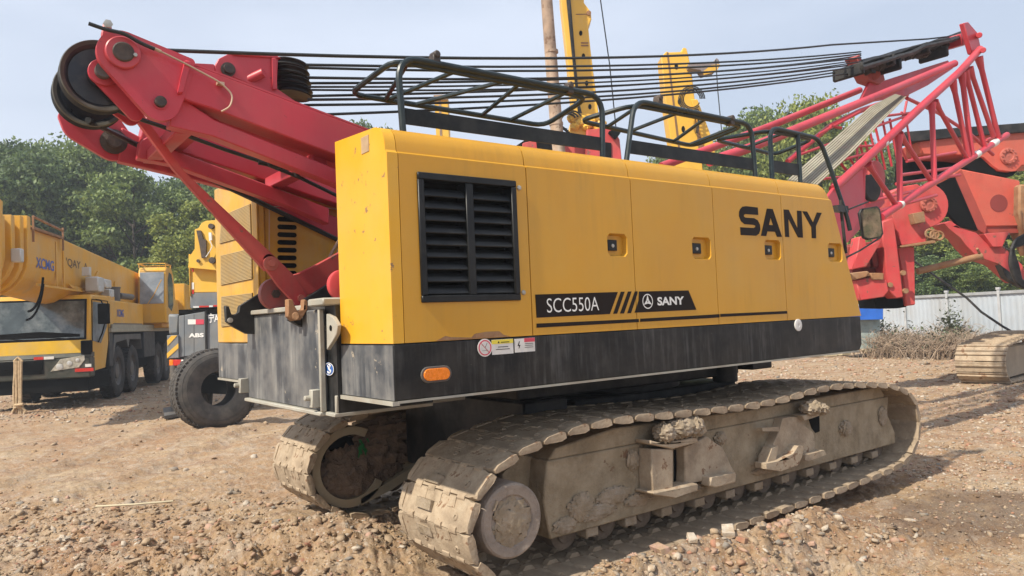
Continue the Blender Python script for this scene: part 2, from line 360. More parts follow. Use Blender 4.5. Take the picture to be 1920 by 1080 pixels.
segs = [(XR, 2.252, None), (2.252+gap, 3.270, 'louvre'), (3.270+gap*1.6, 4.318, rect(1139, 438, 1176, 481)), (4.318+gap*1.4, 5.328, rect(1298, 445, 1333, 486)),
        (5.328+gap*1.4, 6.345, rect(1434, 450, 1464, 487)), (6.345+gap*1.4, 7.5, rect(1553, 456, 1579, 491))]
LX0, LX1, LZ0, LZ1 = 2.384, 3.172, 1.806, 2.646
for i, (x0, x1, h) in enumerate(segs):
    if h == 'louvre':
        p = panel(x0, x1, (LX0+.02, LX1-.02, LZ0+.02, LZ1-.02), .12).build('hood_panel', YEL, crane)
        bk = MB(); bk.box((LX0+.02, YB+.10, LZ0+.02), (LX1-.02, YB+.112, LZ1-.02)); bk.build('louvre_backing', VOID, crane, parent=p)
        fr = MB(); t = .045; y0, y1 = YB-.018, YB+.098
        fr.box((LX0, y0, LZ0), (LX1, y1, LZ0+t)); fr.box((LX0, y0, LZ1-t), (LX1, y1, LZ1)); fr.box((LX0, y0, LZ0+t), (LX0+t, y1, LZ1-t)); fr.box((LX1-t, y0, LZ0+t), (LX1, y1, LZ1-t))
        mx_ = (LX0+LX1)/2+.0; fr.box((mx_-.03, y0+.003, LZ0+t), (mx_+.03, y1, LZ1-t)); fr.build('louvre_frame', LOUV, crane, parent=p, bev=.005)
        for (a, b) in ((LX0+t, mx_-.03), (mx_+.03, LX1-t)):
            for k in range(9):
                z = LZ0+t+.04+k*.0795; s = MB()
                s.prism([(a+.002, YB-.006, z-.028), (a+.002, YB-.001, z-.034), (a+.002, YB+.050, z+.020), (a+.002, YB+.048, z+.028), (a+.002, YB+.006, z+.0)], (b-a-.004, 0, 0))
                s.build('louvre_slat', LOUV, crane, parent=p)
        q = MB()
        for bx, bz in ((3.205, 2.60), (3.205, 1.86)): q.lathe((bx, YB, bz), (0, -1, 0), [(.018, 0), (.018, .006), (.012, .012), (0, .013)], 14)
        q.build('panel_latch', BOLT, crane, parent=p)
    elif h:
        p = panel(x0, x1, h, .045, front=(i == 5)).build('hood_panel', YEL, crane)
        a, b, c, d = h; lt = MB()
        lx0, lx1, lz0, lz1 = a+.022, b-(b-a)*.40, c+(d-c)*.27, d-(d-c)*.26
        lt.box((lx0, YB+.026, lz0), (lx1, YB+.044, lz1)); lt.box((lx0+.006, YB+.021, lz0+.006), (lx1-.006, YB+.0255, lz1-.004))
        lo = lt.build('door_handle', LOUV, crane, parent=p, bev=.004)
        kb = MB(); kb.lathe(((lx0+lx1)/2, YB+.0208, (lz0+lz1)/2-.005), (0, -1, 0), [(.016, 0), (.014, .006), (0, .007)], 14); kb.build('lock_barrel', BOLT, crane, parent=p)
    else:
        p = panel(x0, x1).build('hood_end_panel', YELW, crane, bev=.006)
# square plate scar, peeled rust patch
sc = MB(); a = onX(677, 259, XR-.002); b = onX(692, 283, XR-.002); sc.box((XR-.004, a.y, b.z), (XR-.001, b.y, a.z)); sc.build('plate_scar', mat('bare_filler', (.42, .30, .18), .7, dust=((.3, .2, .12), .6, 8)), crane)
ps = MB(); ps.prism([onY(x, y, YB-.0025) for x, y in [(818, 639.3), (835, 630), (846, 632), (884, 633), (890, 626), (912, 622), (936, 621), (945, 628), (958, 631.0)]], (0, .0015, 0)); ps.build('peeled_paint_patch', RUST, crane)
# ---- decals on the side
def poly(name, pts, m, off=.003, th=.002, y=YB, par=None, root=crane): return MB().prism([onY(px, py, y-off) for px, py in pts], (0, th, 0)).build(name, m, root, parent=par)
lg = MB()
S = [(1388,392),(1392,387.5),(1399,386.5),(1421,389),(1422,403),(1397.5,401.3),(1395,403),(1395,406),(1398,408),(1414,409),(1421,413),(1425,421),(1426,430),(1423.5,438),(1418,442),(1389,440.5),(1388,426),(1413,427.5),(1416.5,425.5),(1416.5,423),(1413,421.5),(1396,420),(1389.5,414.5),(1385.8,405),(1386,397)]
lg.prism([onY(x, y, YB-.003) for x, y in S], (0, .002, 0))
def prismf(mb, P): mb.prism([onY(x, y, YB-.003) for x, y in P], (0, .002, 0))
prismf(lg, [(1438,391),(1449,392),(1466.5,444),(1457,444),(1453,434),(1440,433.5),(1437,442.5),(1427,442),(1438,391)][:-1] if False else [(1438,391),(1444,391.4),(1445,408),(1442,421.6),(1441,434),(1439,434),(1437,442.5),(1427,442)])
prismf(lg, [(1444,391.4),(1449,391.8),(1466.5,444),(1457,444),(1453.6,434.5),(1441,434),(1442,421.6),(1449.6,422),(1445,408)])
prismf(lg, [(1469.5,392.7),(1479,393.2),(1495.3,428),(1494.6,394.8),(1503,395.4),(1505.8,445.6),(1496.5,445.2),(1478.3,410),(1480,444.4),(1472.4,444)])
prismf(lg, [(1504.5,396),(1513.5,396.5),(1524.5,417),(1532,398.3),(1541,399),(1530,424),(1530.4,446.8),(1522.2,446.4),(1521.6,426)])
lg.build('brand_lettering', DECAL, crane)
bd = MB()
def Z6(l): return [(990+x/5.647, 520+y/5.647) for x, y in l]
for P in ([(78, 182), (952, 155), (868, 388), (92, 428)], [(985, 152), (1025, 151), (945, 384), (903, 386)], [(1060, 150), (1098, 149), (1018, 382), (976, 383)], [(1133, 148), (1160, 147), (1160, 170), (1092, 379), (1052, 380)],
          [(1176, 150), (1172, 245), (1130, 374), (1784, 343), (1700, 138), (1176, 147)][:5], [(92, 490), (1174, 440), (1176, 474), (92, 534)], [(1188, 438), (1920, 396), (1920, 432), (1188, 472)]): prismf(bd, Z6(P))
prismf(bd, [(1350.6, 588.6), (1476, 583), (1476.5, 588), (1350.8, 594.2)])
prismf(bd, [(1330, 590.1), (1349.2, 588.9), (1349.4, 595.2), (1330, 596.4)])
bd.build('side_decal_band', DECAL, crane)
dl = MB(); a, b, c = onY(1026, 586.5, YB-.006), onY(1123.5, 582, YB-.006), onY(1025, 559.5, YB-.006)
text(dl, 'SCC550A', a, b-a, (0, 0, (c-a).z), -.005)
a, b, c = onY(1233, 573, YB-.006), onY(1283, 571, YB-.006), onY(1233, 557, YB-.006)
text(dl, 'SANY', a, b-a, (0, 0, (c-a).z), .035)
cc = onY(1214.5, 565, YB-.006); R_ = .060
ring = arc(cc, R_, 0, 2*PI, 32, (1, 0, 0), (0, 0, 1))[:-1]; ri = arc(cc, R_*.86, 0, 2*PI, 32, (1, 0, 0), (0, 0, 1))[:-1]
dl.add(ring+ri, [(k, (k+1) % 32, 32+(k+1) % 32, 32+k) for k in range(32)])
for k in range(3):
    a0 = PI/2+k*2*PI/3; tip = cc+V((math.cos(a0), 0, math.sin(a0)))*R_*.9
    for sg in (-1, 1):
        q = cc+V((math.cos(a0+sg*1.05), 0, math.sin(a0+sg*1.05)))*R_*.30; tri = [tip, cc+V((math.cos(a0), 0, math.sin(a0)))*R_*.05, q]
        dl.add(tri if sg < 0 else [tri[0], tri[2], tri[1]], [(0, 1, 2)])
dl.build('white_lettering', DKT, crane, smooth=0)
# ---- stickers on the skirt
st = MB(); cc = onY(909, 652, YB-.002); st.lathe(cc, (0, -1, 0), [(.060, 0), (.060, .002), (0, .002)], 32); s0 = st.build('no_smoking_sticker', WHITE, crane)
s2 = MB(); s2.lathe(cc+V((0, -.003, 0)), (0, -1, 0), [(.052, 0), (.052, .001), (.044, .001), (.044, 0)], 32); s2.beam(cc+V((-.034, -.003, .034)), cc+V((.034, -.003, -.034)), .001, .008, (0, 1, 0)); s2.build('prohibition_ring', PINK, crane, parent=s0)
s3 = MB(); s3.beam(cc+V((-.025, -.0028, -.018)), cc+V((.02, -.0028, -.018)), .001, .006, (0, 1, 0)); s3.beam(cc+V((.0, -.0028, .0)), cc+V((.018, -.0028, .03)), .001, .004, (0, 1, 0)); s3.build('cigarette_mark', DECAL, crane, parent=s0)
st = poly('warning_sticker', [(922, 637.5), (962, 635), (963, 662.5), (923, 665.5)], WHITE, .003)
poly('sticker_header', [(922.2, 638), (962, 635.4), (962.2, 642.8), (922.4, 645.6)], DYEL, .005, par=st)
tl = MB(); prism2 = lambda mb, P, o=.0055: mb.prism([onY(x, y, YB-o) for x, y in P], (0, .001, 0))
prism2(tl, [(933, 643.5), (935, 639.5), (937, 643.2)]); prism2(tl, [(939, 641), (955, 640), (955, 641.5), (939, 642.5)]); prism2(tl, [(934, 650.2), (953, 649), (953, 650.2), (934, 651.4)]); prism2(tl, [(930, 654.8), (956, 653.2), (956, 654.4), (930, 656)])
tl.build('sticker_text', DECAL, crane, parent=st)
st = poly('shock_sticker', [(964.5, 635.6), (1002.5, 632.8), (1003.5, 658.4), (965.5, 661.2)], WHITE, .003)
poly('sticker_header', [(983, 634.4), (1002.4, 633), (1002.7, 640.2), (983.2, 641.6)], PINK, .005, par=st)
tl = MB(); prism2(tl, [(973.5, 640), (970.8, 648.6), (973.4, 648.2), (973.0, 655), (976, 646.6), (973.2, 647), (974.6, 640)]); prism2(tl, [(984, 644.2), (1000, 643.1), (1000, 643.9), (984, 645)]); prism2(tl, [(984, 647.5), (1000, 646.4), (1000, 647.2), (984, 648.3)]); prism2(tl, [(984, 651), (1000, 649.9), (1000, 650.7), (984, 651.8)])
tl.build('sticker_text', DECAL, crane, parent=st)
rm = MB(); cc = onY(817, 701.5, YB); 
def stadium(c, hl, r, n=8): return [V(c)+V((hl+r*math.cos(a), 0, r*math.sin(a))) for a in [(-PI/2+PI*k/n) for k in range(n+1)]]+[V(c)+V((-hl+r*math.cos(a), 0, r*math.sin(a))) for a in [(PI/2+PI*k/n) for k in range(n+1)]]
rm.prism(stadium(cc+V((0, -.012, 0)), .062, .052), (0, .012, 0)); r0 = rm.build('side_marker_rim', RIM, crane, bev=.004)
MB().prism(stadium(cc+V((0, -.022, 0)), .058, .038), (0, .012, 0)).build('side_marker_lamp', AMB, crane, parent=r0, bev=.006, seg=2)
wr = MB(); cc = onY(1496, 609.5, YB); wr.lathe(cc, (0, -1, 0), [(.058, 0), (.058, .008), (.048, .010), (.020, .010), (.018, .004), (0, .004)], 28); wr.build('round_reflector', WHITE, crane)
# ---- mid counterweight box
XM = 2.10
y0, y1 = onX(603, 700, XM).y, onX(464, 660, XM).y
zb_, zt = 1.075, onX(464, 592, XM).z
mbx = MB(); mbx.box((XM, y0, zb_), (3.4, y1, zt)); cwt = mbx.build('counterweight_box', STEEL, crane, bev=.01)
rmx = MB(); rmx.box((XM-.03, y0-.02, zb_-.03), (3.3, y1+.03, zb_-.001)); rmx.box((XM-.02, y0-.03, zb_), (XM+.02, y0-.002, zt)); rmx.box((XM-.03, y0+.3, zt+.001), (XM+.25, y1+.02, zt+.04)); rmx.build('counterweight_rim', STEELL, crane, parent=cwt, bev=.006)
ch = MB(); ch.box((XM+.04, YI+.001, zb_), (2.9, y0-.003, zt+.02)); ch.build('side_channel', BLK, crane)
ed = MB(); ed.box((XM+.01, YI+.0, zb_-.028), (2.9, y0-.021, zb_-.002)); ed.box((XM+.025, YI+.002, zb_), (XM+.05, YI+.03, zb_+.12)); ed.build('channel_edge', STEELL, crane, bev=.004)
lgd = MB(); lgd.box((XM-.05, YI+.002, zt+.021), (2.6, y0+.10, zt+.075)); lgd.build('ledge_block', STEELL, crane, bev=.01)
hk = MB(); hk.lathe(onX(616.5, 692, XM+.032), (-1, 0, 0), [(.047, 0), (.047, .003), (0, .003)], 28); cst = onX(616.5, 692, XM+.03); hk.v = [V((p.x, cst.y+(p.y-cst.y)*1.85, p.z)) for p in hk.v]; hs = hk.build('lifting_point_sticker', DBLU, crane)
c0 = onX(616.5, 692, XM+.027); h2 = MB()
h2.lathe(c0, (-1, 0, 0), [(.045, 0), (.045, .0015), (.041, .0015), (.041, 0)], 28)
h2.tube([c0+V((0, 0, -.002)), c0+V((0, 0, .012))], .006, 6); h2.tube(arc(c0+V((0, 0, .022)), .011, 0, 2*PI, 12, (0, 1, 0), (0, 0, 1)), .004, 5); h2.tube(arc(c0+V((0, 0, -.016)), .013, PI*.5, -PI*1.05, 10, (0, -1, 0), (0, 0, 1)), .005, 6); h2.v = [V((p.x, cst.y+(p.y-cst.y)*1.85, p.z)) for p in h2.v]; h2.build('hook_pictogram', WHITE, crane, parent=hs)
def zoom5(l): return [(390+x/3, 440+y/3) for x, y in l]
ea = MB(); ea.prism([onX(x, y, XM-.02) for x, y in zoom5([(665, 445), (700, 462), (728, 510), (722, 560), (700, 600), (668, 650)])], (.03, 0, 0)); ear = ea.build('lifting_ear', STEELL, crane, bev=.004)
MB().lathe(onX(390+690/3, 440+525/3, XM-.022), (-1, 0, 0), [(.02, 0), (.02, .002), (0, .002)], 16).build('ear_hole', VOID, crane, parent=ear)
cl = MB()
for (px, py) in ((455, 722), (590, 746)):
    c = onX(px, py, XM-.03); cl.box((c.x-.03, c.y-.03, c.z-.07), (c.x+.05, c.y+.03, c.z+.06)); cl.cyl(c+V((-.07, .02, 0)), c+V((.0, .02, 0)), .02, 10)
cl.build('clamp_bracket', STEELL, crane, bev=.005)
# bracket plates above the box
yl = onX(470, 600, XM).y-.25
pl = MB(); pl.prism([onY(x, y, 6.62) for x, y in zoom5([(345, 305), (305, 322), (178, 402), (172, 438), (150, 452), (132, 448), (118, 402), (98, 400), (105, 490), (150, 522), (218, 558), (330, 560), (600, 560), (600, 480), (470, 330)])], (0, .06, 0)); pl.build('bracket_plate', DARK, crane, bev=.004)
MB().lathe(onY(431, 600.5, 6.61), (0, -1, 0), [(.022, 0), (.022, .02), (0, .022)], 14).build('bracket_pin', BOLT, crane)
pr = MB(); pr.prism([onY(x, y, 5.50) for x, y in zoom5([(545, 362), (700, 265), (760, 262), (760, 400), (598, 405), (585, 440), (615, 560), (530, 520), (455, 480), (520, 420)])], (0, .06, 0)); pr.build('bracket_plate', DARK, crane, bev=.004)
hb = MB(); hb.prism([onY(x, y, 5.40) for x, y in zoom5([(450, 362), (478, 365), (485, 395), (505, 430), (535, 420), (540, 362), (562, 372), (560, 420), (540, 455), (520, 480), (478, 485), (452, 460)])], (0, .07, 0)); hb.cyl(onY(554, 593, 5.39), onY(554, 593, 5.5), .03, 12); hb.build('catch_hook', RUST, crane, bev=.005)
# ---- far housing
YF0, YF1, ZF = 6.72, 8.10, 3.13
fh = MB(); fh.prism([(XR+.012, YF0, ZJ+.002), (XR+.012, YF1, ZJ+.002), (XR+.012, YF1, ZF+.03), (XR+.012, YF0, ZF-.03)], (.06, 0, 0))
fh.prism([(XR+.073, YF0+.03, ZJ+.002), (6.8, YF0+.03, ZJ+.002), (6.4, YF0+.03, ZF-.04), (XR+.073, YF0+.03, ZF-.04)], (0, YF1-YF0-.03, 0)); far = fh.build('far_hood', YELB, crane, bev=.01)
fs_ = MB(); fs_.box((XR+.012, 6.9, ZB), (7.5, YF1, ZJ-.004)); fs_.build('far_skirt', STEEL, crane, bev=.008)
fe = MB(); fe.box((XR, 6.9, ZB-.02), (XR+.05, YF1, ZB-.001)); fe.build('far_bottom_edge', STEELL, crane)
for q in ([(416, 404), (469, 382), (471, 441), (412, 457)], [(414, 479), (472, 465), (473, 523), (414, 535)], [(415, 556), (473, 549), (474, 606), (415, 613)]):
    P = [onX(x, y, XR+.004) for x, y in q]; gb = MB()
    n = 22; gb.prism(P, (.006, 0, 0)); g0 = gb.build('radiator_grille', PLUM, crane)
    s = MB()
    for k in range(n):
        t0, t1 = (k+.12)/n, (k+.72)/n
        a, b = P[0].lerp(P[3], t0), P[1].lerp(P[2], t0); c, d = P[1].lerp(P[2], t1), P[0].lerp(P[3], t1)
        s.prism([a, b, c, d], (-.006, 0, 0))
    s.build('grille_bars', GRV, crane, parent=g0)
cs = MB(); cs.box((XR-.004, YF0-.01, ZJ+.02), (XR+.010, YF0+.12, ZF-.05)); cs.build('corner_post', YELB, crane, bev=.004)
for k in range(8):
    z = onY(538, 411.5+k*14.4, YF0+.03); a = onY(520, 411.5+k*14.4, YF0+.03); b = onY(556, 411.5+k*14.4, YF0+.03)
    MB().prism([p+V((0, -.006, 0)) for p in stadium(z, (b.x-a.x)/2-.022, .022, 6)], (0, .005, 0)).build('vent_slot', VOID, crane)
br = MB(); br.tube([onY(x, y, YF0-.02) for x, y in ((632, 392), (560, 384), (505, 388), (505, 470))], .006, 5); br.tube(fillet([onY(x, y, YF0-.12) for x, y in ((640, 445), (617, 480), (606, 540), (612, 560))], .2), .016, 6); br.tube(fillet([onY(x, y, YF0-.15) for x, y in ((640, 455), (627, 490), (618, 530), (622, 560))], .2), .010, 6); br.build('hose_run', PIPE, crane)
wn = MB(); wn.cyl((3.9, 5.2, 2.1), (3.9, 6.7, 2.1), .42, 40); wn.cyl((3.9, 5.15, 2.1), (3.9, 5.22, 2.1), .62, 40); wn.cyl((3.9, 6.66, 2.1), (3.9, 6.71, 2.1), .62, 40); wn.box((3.3, 5.0, 1.3), (4.6, 6.7, 1.6)); wn.build('winch_drum', DARK, crane)
fw = MB(); fw.box((4.9, 5.0, 1.36), (6.9, 6.7, 2.5)); fw.build('centre_frame', DARK, crane, bev=.02)
# ---- handrails over the roof
YRL = 4.36
def yl_(l, y=YRL): return [onY(a, b, y) for a, b in l]
def loop(P, r=.022, rr=.09, cl=True): 
    m = MB(); n = len(P); pts = []
    for i in range(n):
        a, b, c = P[i-1], P[i], P[(i+1) % n]; d1, d2 = a-b, c-b; q = min(rr, d1.length*.45, d2.length*.45)
        s, e = b+d1.normalized()*q, b+d2.normalized()*q
        pts += [s*(1-t)**2+b*2*t*(1-t)+e*t*t for t in (0, .25, .5, .75, 1)]
    m.tube(pts, r, 8, closed=True); return m
r1 = MB(); top = [(2.395, YRL, 2.93), (2.37, YRL, 3.452), (4.23, YRL, 3.452), (4.20, YRL, 2.93)]
r1.tube(fillet(top, .17, 6), .023, 10)
h1 = r1.build('handrail', RAIL, crane)
MB().box((2.41, YRL-.006, 3.00), (4.185, YRL+.006, 3.108)).build('toe_board', TOE, crane, parent=h1)
Lz = 3.41
def loft(px, py, z=Lz): return onZ(px, py, z)
P = [V((2.36, YRL+.03, 3.43)), V((4.10, YRL+.03, 3.43)), onZ(1020, 236, 3.33), onZ(655, 176, 3.36)]
l1 = loop(P, .021, .12)
for t, u in ((.06, .16), (.27, .17), (.52, .30), (.60, .64), (.86, .80)): l1.tube([P[0].lerp(P[1], t), P[3].lerp(P[2], u)], .017, 7)
l1.build('folded_rail', RAIL, crane, parent=h1)
r2 = MB(); r2.tube(fillet([(4.468, YRL, 2.93), (4.60, YRL, 3.47), (6.20, YRL, 3.46), (6.22, YRL, 2.93)], .15, 6), .023, 10); h2_ = r2.build('handrail', RAIL, crane)
MB().box((4.50, YRL-.006, 3.01), (6.2, YRL+.006, 3.125)).build('toe_board', TOE, crane, parent=h2_)
P = [V((4.62, YRL+.03, 3.44)), V((6.12, YRL+.03, 3.44)), onZ(1300, 274, 3.34), onZ(1085, 226, 3.36)]
l2 = loop(P, .021, .12)
for t, u in ((.04, .22), (.36, .40), (.62, .8), (.95, .95)): l2.tube([P[0].lerp(P[1], t), P[3].lerp(P[2], u)], .017, 7)
l2.build('folded_rail', RAIL, crane, parent=h2_)
r3 = MB(); r3.tube(fillet([(6.49, YRL, 2.93), (6.50, YRL, 3.47), (7.38, YRL, 3.45), (7.52, YRL-.02, 3.15), (7.735, YRL-.06, 2.6), (7.77, YRL-.06, 2.48)], .14, 6), .023, 10)
r3.tube([(6.98, YRL, 2.93), (6.98, YRL, 3.45)], .022, 10); h3 = r3.build('handrail', RAIL, crane)
MB().box((6.52, YRL-.006, 3.02), (6.96, YRL+.006, 3.14)).build('toe_board', TOE, crane, parent=h3)
P = [V((6.52, YRL+.03, 3.44)), V((7.3, YRL+.03, 3.44)), onZ(1452, 290, 3.36), onZ(1340, 262, 3.38)]
l3 = loop(P, .021, .1); l3.tube([P[0].lerp(P[1], .3), P[3].lerp(P[2], .5)], .017, 7); l3.build('folded_rail', RAIL, crane, parent=h3)
for x, y in ((817, 106), (1068, 163), (1236, 186), (1371, 224)):
    c = onY(x, y, YRL); k = MB(); k.box(c+V((-.03, -.02, -.055)), c+V((.03, .05, .01))); k.cyl(c+V((0, -.03, .012)), c+V((0, .05, .012)), .026, 10); k.build('rail_clamp', GREASE, crane, bev=.006)
# ---- mirror
mr = MB(); mr.tube([onY(x, y, YRL-.05) for x, y in ((1578, 396), (1590, 393), (1628, 378))], .010, 6); mr.tube([onY(x, y, YRL-.05) for x, y in ((1584, 484), (1612, 470), (1650, 446))], .010, 6); mr.tube([onY(x, y, YRL-.05) for x, y in ((1576, 375), (1578, 400), (1586, 475))], .018, 8); mr.box(onY(1571, 384, YRL-.07), onY(1580, 400, YRL)); ma = mr.build('mirror_arm', DARK, crane)
mh = [(1611, 399), (1616, 391), (1645, 386), (1651, 392), (1657, 438), (1653, 446), (1628, 450), (1619, 446)]
mc = onD(1634, 418, onY(1634, 418, YRL-.1).dot(FWH)).dot(FWH)
m1 = MB().prism([onD(x, y, mc) for x, y in mh], FWH*.05); mi_ = m1.build('mirror_housing', DARK, crane, parent=ma, bev=.008)
m2 = MB().prism([onD(1634+(x-1634)*.86, 418+(y-418)*.9, mc-.004) for x, y in mh], FWH*.003); m2.build('mirror_glass', MIRREFL, crane, parent=ma)
# ---- crawler tracks
OUT = [(3.2, -.235), (2.93, -.12), (2.76, .02), (2.665, .18), (2.69, .37), (2.79, .56), (2.97, .705), (3.22, .785), (3.47, .83), (3.75, .87), (4.1, .885), (4.6, .865), (5.07, .845), (5.52, .83), (5.98, .825), (6.45, .85), (6.9, .875),
       (7.44, .865), (7.95, .825), (8.35, .765), (8.68, .645), (8.86, .42), (8.84, .18), (8.70, .0), (8.44, -.115), (8.0, -.16), (7.5, -.185), (6.4, -.215), (5.4, -.235), (4.2, -.25)]
def catmull(P, k=10):
    n = len(P); o = []
    for i in range(n):
        p0, p1, p2, p3 = (V((*P[(i+j) % n], 0)) for j in (-1, 0, 1, 2))
        for j in range(k):
            t = j/k; o.append(.5*((2*p1)+(-p0+p2)*t+(2*p0-5*p1+4*p2-p3)*t*t+(-p0+3*p1-3*p2+p3)*t**3))
    return o
CP = catmull(OUT); CL = [0.0]
for i in range(len(CP)): CL.append(CL[-1]+(CP[(i+1) % len(CP)]-CP[i]).length)
TOT = CL[-1]; NSH = round(TOT/.232); PIT = TOT/NSH
def at(s):
    s %= TOT; import bisect; i = min(len(CP)-1, bisect.bisect_right(CL, s)-1); t = (s-CL[i])/(CL[i+1]-CL[i]); return CP[i].lerp(CP[(i+1) % len(CP)], t)
def shoe_mesh(jit):
    """one shoe in local axes: x along the run, y across, z outward (0 at the outer face)"""
    m = MB(); h = PIT/2-.004; W = .475
    m.prism([(-h, -.40, 0), (-h*.78, -W, 0), (h*.72, -W, 0), (h*.97, -.39, 0), (h*.97, .39, 0), (h*.72, W, 0), (-h*.78, W, 0), (-h, .40, 0)], (0, 0, -.042))
    for s in (-1, 1):
        m.prism([(-h*.93, s*.42, -.030), (-h*.93, s*.42, -.008), (-h*.60, s*.42, .008), (h*.55, s*.42, .010), (h*.86, s*.42, -.004), (h*.90, s*.42, -.044), (h*.45, s*.42, -.052), (-h*.35, s*.42, -.046)], (0, s*.060, 0))
    for a, b in ((-.35, -.26), (-.16, -.07), (.04, .13), (.23, .32)): m.cyl((h-.002, a, -.024), (h-.002, b, -.024), .033, 10)
    for a, b in ((-.255, -.165), (-.065, .035), (.135, .225)): m.prism([(h*.25, a, .0005), (h*.92, a, .0005), (h*.92, b, .0005), (h*.25, b, .0005)], (0, 0, .004))
    m.lathe((-h*.25, -.30, 0), (0, 0, 1), [(.028, 0), (.024, .008), (.014, .008), (.012, .001)], 12); m.lathe((-h*.25, .12, 0), (0, 0, 1), [(.028, 0), (.024, .008), (.014, .008), (.012, .001)], 12)
    for y in (-.12, .07): m.prism([(-.06, y, -.042), (.06, y, -.042), (.03, y, -.075), (-.03, y, -.075)], (0, .05, 0))
    return m
SHM = []
def shoe_protos():
    for k in range(5):
        m = shoe_mesh(k); r = random.Random(k)
        m.v = [p+V((r.uniform(-.003, .003), r.uniform(-.004, .004), r.uniform(-.003, .003))) for p in m.v]
        me = bpy.data.meshes.new('track_shoe'); me.from_pydata(m.v, [], m.f); me.materials.append(SHOE); me.update()
        me.polygons.foreach_set('use_smooth', [True]*len(me.polygons)); me.set_sharp_from_angle(angle=math.radians(35)); SHM.append(me)
shoe_protos()
def make_track(yc, near, part_parent):
    rest = MB()
    for i in range(NSH):
        s = i*PIT; a, b = at(s-PIT/2), at(s+PIT/2); t = (b-a).normalized(); T = V((t.x, 0, t.y)); c = (a+b)/2
        # path runs anticlockwise seen from -Y going rear->top->front, so outward is the left-hand normal
        N = V((-t.y, 0, t.x)); cen = V((c.x, yc, c.y)); r = random.Random(i+int(near)*99)
        ctr = V((5.75, yc, .3))
        if N.dot(cen-ctr) < 0: N = -N
        if abs(cen.z-.3) > .25: 
            if (cen.z-.3)*N.z < 0: N = -N
        Yv = N.cross(T); M = Matrix((T, Yv, N)).transposed().to_4x4() @ Matrix.Rotation(r.uniform(-.02, .02), 4, 'Y')
        M.translation = cen+V((0, r.uniform(-.006, .006), 0))
        vis = near or cen.x < 3.6
        if vis:
            o = bpy.data.objects.new('track_shoe', SHM[r.randrange(5)]); COL.objects.link(o); o.parent = part_parent
            M.translation = M.translation-V(crane.location); o.matrix_local = M
            b_ = o.modifiers.new('edge', 'BEVEL'); b_.width = .006; b_.segments = 1; b_.limit_method = 'ANGLE'; b_.angle_limit = math.radians(50)
        else:
            me = SHM[r.randrange(5)]; rest.add([M @ v.co for v in me.vertices], [tuple(p.vertices) for p in me.polygons])
    if rest.v:
        o = rest.build('track_shoe_run', SHOE, crane, parent=part_parent); o['kind'] = 'stuff'
def frame_mesh(y0, y1):
    m = MB()
    m.prism([(3.50, y0, .045), (3.45, y0, .33), (3.50, y0, .62), (8.50, y0, .62), (8.46, y0, .42), (8.60, y0, .20), (8.60, y0, .080)], (0, y1-y0, 0))
    m.prism([(3.52, y0+.006, .621), (8.44, y0+.006, .621), (8.34, y0+.006, .745), (6.0, y0+.006, .735), (4.2, y0+.006, .775), (3.60, y0+.006, .70)], (0, y1-y0-.04, 0))
    return m
YN = 4.675; fy0, fy1 = 4.37, 4.98
nf = frame_mesh(fy0, fy1).build('track_frame', FRAME, crane, bev=.012, seg=2)
make_track(YN, True, nf)
DMUD = mat('shaded_mud_roller', (.13, .10, .075), .9, var=.3, vscale=6, dust=((.24, .19, .14), .5, 7), bump=.5)  # brown mud coat, darkened to paint in the shadow under the frame
def rollers(yc, par, y0):
    for k in range(12):
        x = 3.74+k*.425; r = MB(); r.lathe((x, yc-.2, .025), (0, 1, 0), [(0, 0), (.075, 0), (.08, .02), (.13, .03), (.13, .13), (.10, .15), (.10, .25), (.13, .27), (.13, .37), (.08, .38), (0, .4)], 24); r.build('track_roller', DMUD, crane, parent=par)
        if k < 11: b = MB(); b.box((x+.14, y0+.03, -.028), (x+.27, y0+.15, .043)); b.box((x+.15, y0+.04, -.04), (x+.18, y0+.14, -.027)); b.box((x+.225, y0+.04, -.04), (x+.255, y0+.14, -.027)); b.build('roller_bolt_block', MUD, crane, parent=par, bev=.012)
rollers(YN, nf, fy0)
# drum hub at the rear
hd = MB(); hc = V((onY(962, 977, 4.22).x, 0, onY(962, 977, 4.22).z))
hd.lathe((hc.x, 4.225, hc.z), (0, 1, 0), [(0, .006), (.10, .012), (.165, .016), (.178, .004), (.240, 0), (.254, .010), (.258, .03), (.258, .40), (.30, .41), (.30, .45)], 56)
hub = hd.build('final_drive_drum', mat('drum_mud_coat', (.27, .22, .18), .9, var=.2, vscale=5, dust=((.38, .31, .25), .6, 5), bump=.7, bscale=30), crane, parent=nf)
ic = MB(); ic.lathe((hc.x, 4.66, hc.z), (0, 1, 0), [(.1, 0), (.28, 0), (.31, .03), (.355, .03), (.36, .09), (.30, .10), (.30, .16), (.36, .17), (.355, .23), (.28, .24), (.1, .24)], 44)
for k in range(13): a = 2*PI*k/13; c = hc+V((math.cos(a)*.36, 4.70, math.sin(a)*.36)); ic.obox(c+V((0, .08, 0)), (math.cos(a), 0, math.sin(a)), (0, 1, 0), (-math.sin(a), 0, math.cos(a)), .035, .10, .035)
ic.build('drive_sprocket', MUD, crane, parent=nf)
dm = MB(); dm.blob(hc+V((.0, 4.238, -.01)), (.155, .022, .155), .35, 22, 77, 4); dm.build('caked_mud', MUD, crane, parent=nf)
ms = MB(); ms.beam(hc+V((-.16, 4.222, .10)), hc+V((-.13, 4.222, .16)), .012, .03, (0, 1, 0)); ms.build('drum_plug', SHOE, crane, parent=nf)
yo = MB(); yo.prism([(3.25, 4.56, .12), (3.6, 4.56, .10), (3.6, 4.56, .6), (3.42, 4.56, .66), (3.22, 4.56, .54)], (0, .10, 0)); yo.build('idler_yoke', FRAME, crane, parent=nf, bev=.01)
